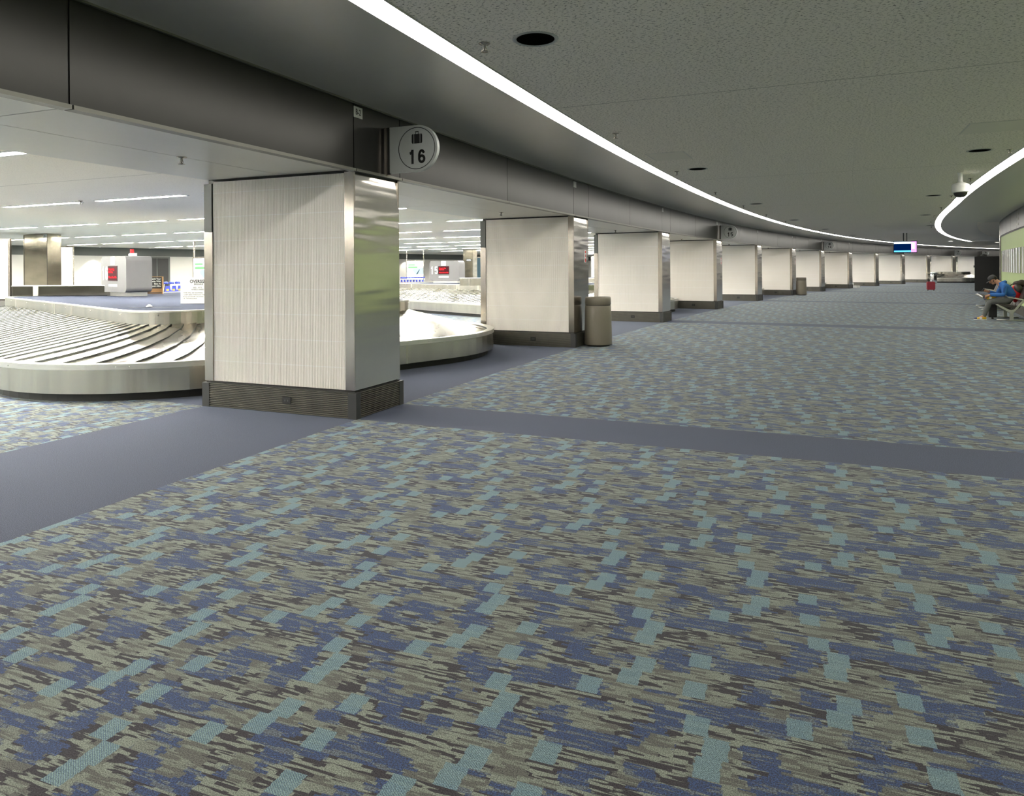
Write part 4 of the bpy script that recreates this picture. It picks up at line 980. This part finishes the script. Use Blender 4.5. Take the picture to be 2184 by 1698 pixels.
# left arm: forearm lying on the thigh, hand hanging at the knee
j('shL', (-0.13, -0.19, 0.93), 0.068, 'top'); j('elL', (-0.15, -0.25, 0.70), 0.050, 'top'); j('wrL', (-0.46, -0.20, 0.70), 0.034, 'top'); j('haL', (-0.545, -0.19, 0.655), 0.030, 'skin')
E_ += [('upch', 'shL'), ('shL', 'elL'), ('elL', 'wrL'), ('wrL', 'haL')]
j('shR', (-0.13, 0.19, 0.93), 0.068, 'top'); j('elR', (-0.25, 0.27, 0.70), 0.050, 'top'); j('wrR', (-0.46, 0.10, 0.77), 0.034, 'top'); j('haR', (-0.54, 0.05, 0.80), 0.030, 'skin')
E_ += [('upch', 'shR'), ('shR', 'elR'), ('elR', 'wrR'), ('wrR', 'haR')]
for nm, base, dirs in (('L', 'haL', [(-0.05, -0.03, -0.055), (-0.045, -0.01, -0.07), (-0.035, 0.012, -0.07), (-0.02, 0.03, -0.06)]), ('R', 'haR', [(-0.05, -0.03, 0.03), (-0.06, -0.02, 0.012), (-0.06, -0.012, -0.006), (-0.05, -0.008, -0.022)])):
    bp_ = Vector(JL[J[base]])
    for q, dv in enumerate(dirs):
        dv = Vector(dv); j('f%s%da' % (nm, q), tuple(bp_+dv*0.55), 0.0095, 'skin'); j('f%s%db' % (nm, q), tuple(bp_+dv*0.95+Vector((0.01, 0, -0.008))), 0.008, 'skin')
        E_ += [(base, 'f%s%da' % (nm, q)), ('f%s%da' % (nm, q), 'f%s%db' % (nm, q))]
    tv = Vector((-0.02, -0.035, 0.03)) if nm == 'R' else Vector((-0.035, -0.02, 0.015))
    j('t%s' % nm, tuple(bp_+tv), 0.010, 'skin'); E_.append((base, 't%s' % nm))
edges_i = [(J[a], J[b]) for a, b in E_]
bm_ = skin_body(JL, edges_i, RL, 0, 'man_body')
bm_.materials.clear(); bm_.materials.append(SKIN)
# region of each face from its nearest bone
segs = [(Vector(JL[a]), Vector(JL[b]), RL[a], REG[b] if REG[b] != 'skin' else REG[b]) for a, b in edges_i]
def region(c):
    best = None
    for a, b, r, g in segs:
        d = b-a; t = max(0, min(1, (c-a).dot(d)/d.length_squared)); dist = (c-(a+d*t)).length
        if best is None or dist < best[0]: best = (dist, g)
    return best[1]
regs = [region(p.center) for p in bm_.polygons]
nrm = [v.normal.copy() for v in bm_.vertices]; vco = [v.co.copy() for v in bm_.vertices]
def shell(sel, name, m_, push):
    mb = MB(); mp_ = {}
    for p, g in zip(bm_.polygons, regs):
        if g not in sel: continue
        idx = []
        for v in p.vertices:
            if v not in mp_: mp_[v] = len(mb.v); mb.v.append(vco[v]+nrm[v]*push)
            idx.append(mp_[v])
        mb.face(idx, m_, True)
    return mb.build(name, man)
body = D.objects.new('body', bm_); COL.objects.link(body); body.parent = man
hoodie = shell(('top',), 'hoodie', HOOD, 0.013); shell(('leg',), 'jeans', JEAN, 0.012)
mb = MB(); mb.tube([(-0.24, -0.07, 1.00), (-0.17, -0.09, 1.02), (-0.10, 0.0, 1.045), (-0.17, 0.09, 1.02), (-0.24, 0.07, 1.00)], [0.03, 0.045, 0.05, 0.045, 0.03], HOOD, n=10); mb.build('hood', hoodie)
mb = MB()
for q in range(3):
    o_ = 0.018*q; mb.tube([(-0.10-o_, -0.262+0.01*q, 0.965-0.02*q), (-0.13-o_, -0.285, 0.86), (-0.145-o_, -0.302, 0.76)], 0.0035, NAVY, n=5)
mb.build('sleeve_stripes', hoodie)
# face details joined to the head
mb = MB(); HT = Matrix.Translation((-0.368, 0, 1.112)) @ Matrix.Rotation(rad(-38), 4, 'Y')     # local -x is the gaze
mb.ball((0, 0, 0), (0.098, 0.076, 0.118), SKIN, T=None) if False else None
def hv(x, y, z): return HT @ Vector((x, y, z))
mb.ball(hv(-0.0, 0, -0.01), (0.092, 0.074, 0.112), SKIN, T=Matrix.Rotation(rad(-38), 4, 'Y'))
mb.ball(hv(-0.06, 0, -0.075), (0.04, 0.045, 0.04), SKIN)
mb.tube([hv(-0.088, 0, 0.018), hv(-0.108, 0, -0.012), hv(-0.118, 0, -0.028), hv(-0.09, 0, -0.034)], [0.008, 0.011, 0.014, 0.008], SKIN, n=8)
for sy in (-1, 1):
    mb.ball(hv(0.008, sy*0.076, -0.012), (0.018, 0.009, 0.028), SKIN, n=8)
    mb.ball(hv(-0.083, sy*0.028, 0.016), (0.008, 0.011, 0.006), INK, n=6)
mb.tube([hv(-0.096, -0.02, -0.062), hv(-0.101, 0, -0.060), hv(-0.096, 0.02, -0.062)], 0.004, simple('lips', (0.40, 0.13, 0.10)), n=6)
mb.build('head', body)
mb = MB(); mb.ball(hv(0.03, 0, 0.012), (0.082, 0.080, 0.085), HAIR, T=Matrix.Rotation(rad(-38), 4, 'Y'))
for sy in (-1, 1): mb.ball(hv(-0.018, sy*0.074, -0.022), (0.012, 0.007, 0.035), HAIR, n=6)
mb.build('hair', man)
mb = MB()
prof = [(0.098, 0.0), (0.100, 0.03), (0.092, 0.065), (0.066, 0.093), (0.03, 0.105), (0.001, 0.108)]
mb.lathe(prof, CAPM, n=24, T=HT @ Matrix.Translation((0.002, 0, 0.028)) @ Matrix.Diagonal((1.05, 0.86, 1, 1))); cap = mb.build('cap', man)
mb = MB(); vs = []
for k in range(9):
    a = rad(-62+124*k/8); vs.append(hv(-0.098*math.cos(a)*1.0, 0.080*math.sin(a), 0.036)); vs.append(hv(-0.085-0.10*math.cos(a), 0.078*math.sin(a), 0.030-0.012*abs(math.sin(a))))
vs2 = [v-Vector((0, 0, 0.006)) for v in vs]
fs = [(2*k, 2*k+1, 2*k+3, 2*k+2) for k in range(8)]
mb.add(vs, fs, CAPM, True); mb.add(vs2, [f[::-1] for f in fs], CAPM, True); mb.build('brim', cap)
def shoe(heel, toe, up, label):
    h, t, u = Vector(heel), Vector(toe), Vector(up).normalized(); d = (t-h); ln = d.length; d.normalize(); s = d.cross(u).normalized(); u = s.cross(d)
    M = Matrix(((d.x, s.x, u.x, h.x), (d.y, s.y, u.y, h.y), (d.z, s.z, u.z, h.z), (0, 0, 0, 1)))
    a = MB(); prf = [(0.0, 0.040), (0.0, 0.09), (0.10, 0.100), (0.16, 0.075), (0.24, 0.055), (0.285, 0.035), (0.29, 0.022)]
    secs = [(-0.01, 0.030, 0.085), (0.03, 0.038, 0.10), (0.09, 0.040, 0.10), (0.15, 0.044, 0.078), (0.21, 0.046, 0.060), (0.26, 0.036, 0.048), (0.285, 0.015, 0.035)]
    def ring(x, w, ht, z0): return [M @ Vector((x, w*math.cos(q), z0+(ht-z0)*max(0, math.sin(q)) if math.sin(q) > 0 else z0)) for q in [math.pi*2*i/12 for i in range(12)]]
    vs = []
    for x, w, ht in secs: vs += ring(x, w, ht, 0.022)
    fs = [(i*12+k, i*12+(k+1) % 12, (i+1)*12+(k+1) % 12, (i+1)*12+k) for i in range(len(secs)-1) for k in range(12)]
    for i, f in enumerate(fs): pass
    b0 = a.add(vs, [], YEL)
    for i in range(len(secs)-1):
        for k in range(12): a.face([b0+i*12+k, b0+i*12+(k+1) % 12, b0+(i+1)*12+(k+1) % 12, b0+(i+1)*12+k], NAVY if i >= 4 else (WHITE if i == 2 else YEL), True)
    a.face([b0+k for k in range(12)], YEL); a.face([b0+(len(secs)-1)*12+k for k in range(12)], NAVY)
    o = a.build('shoe', man, label)
    so = MB(); pts = [(-0.015, -0.03), (-0.015, 0.03), (0.08, 0.036), (0.2, 0.046), (0.26, 0.036), (0.29, 0.0), (0.26, -0.036), (0.2, -0.046), (0.08, -0.036)]
    if 'crossed' in label:
        so.prism([(x, y*1.2) for x, y in pts if x < 0.15]+[(0.15, -0.05)], 'z', 0.0, 0.028, YEL, T=M)
        so.prism([(0.15, -0.052), (0.15, 0.052), (0.2, 0.056), (0.26, 0.044), (0.29, 0.0), (0.26, -0.044), (0.2, -0.056)], 'z', 0.0, 0.026, NAVY, T=M)
        for q in range(6): so.box((0.155+0.02*q, -0.03, -0.004), (0.163+0.02*q, 0.03, 0.002), WHITE, T=M)
    else: so.prism(pts, 'z', 0.0, 0.024, WHITE, T=M); so.build('sole', o)
shoe((-0.555, -0.13, 0.0), (-0.84, -0.15, 0.0), (0, 0, 1), 'yellow, white and blue sneaker on the floor')
shoe((-0.33, -0.155, 0.655), (-0.64, -0.185, 0.575), (0.1, 0.95, 0.15), 'yellow and blue sneaker on the crossed leg')
ph = MB(); T = man.matrix_basis @ Matrix.Translation((-0.585, 0.02, 0.825)) @ Matrix.Rotation(rad(35), 4, 'Y'); ph.box((-0.006, -0.035, -0.065), (0.006, 0.035, 0.065), INK)
o = ph.build('mobile_phone', None, 'dark mobile phone held by the seated man', 'phone')
bpy.context.view_layer.update()
o.matrix_world = man.matrix_world @ Matrix.Translation((-0.605, 0.02, 0.825)) @ Matrix.Rotation(rad(35), 4, 'Y')
# backpack and black bag on the seat behind him
MW = man.matrix_world.copy()
root = empty('backpack', (0, 0, 0), 0, 'red and dark backpack on the seat behind the man', 'backpack'); root.matrix_world = MW @ Matrix.Translation((0.20, 0.42, 0.46))
mb = MB(); mb.ball((0, 0, 0.26), (0.13, 0.15, 0.26), RED); mb.build('body', root)
mb = MB(); mb.ball((0.03, 0, 0.36), (0.13, 0.155, 0.17), SEATM); mb.build('lid', root)
mb = MB(); mb.tube([(-0.10, -0.07, 0.42), (-0.15, -0.08, 0.30), (-0.12, -0.07, 0.12)], 0.018, BLACK, n=8); mb.build('strap', root)
root = empty('shoulder_bag', (0, 0, 0), 0, 'dark brown soft bag piled on the backpack', 'bag'); root.matrix_world = MW @ Matrix.Translation((0.29, 0.50, 0.90))
mb = MB(); mb.ball((0, 0, 0.09), (0.16, 0.15, 0.09), HAIR); mb.ball((0.05, 0.02, 0.12), (0.10, 0.12, 0.08), HAIR); mb.build('body', root)
mb = MB(); mb.tube([(-0.13, 0, 0.10), (-0.19, 0, 0.06), (-0.24, 0, 0.0)], 0.012, BLACK, n=6); mb.build('strap', root)
root = empty('black_trolley_case', (0, 0, 0), 0, 'black trolley case standing behind the mans leg', 'suitcase'); root.matrix_world = MW @ Matrix.Translation((-0.36, 0.36, 0.0))
mb = MB(); mb.box((-0.10, -0.14, 0.05), (0.10, 0.14, 0.42), INK); bevel(mb.build('shell', root), 0.02)
mb = MB(); mb.tube([(0, -0.1, 0.025), (0, 0.1, 0.025)], 0.025, BLACK, n=8); mb.build('wheel', root)
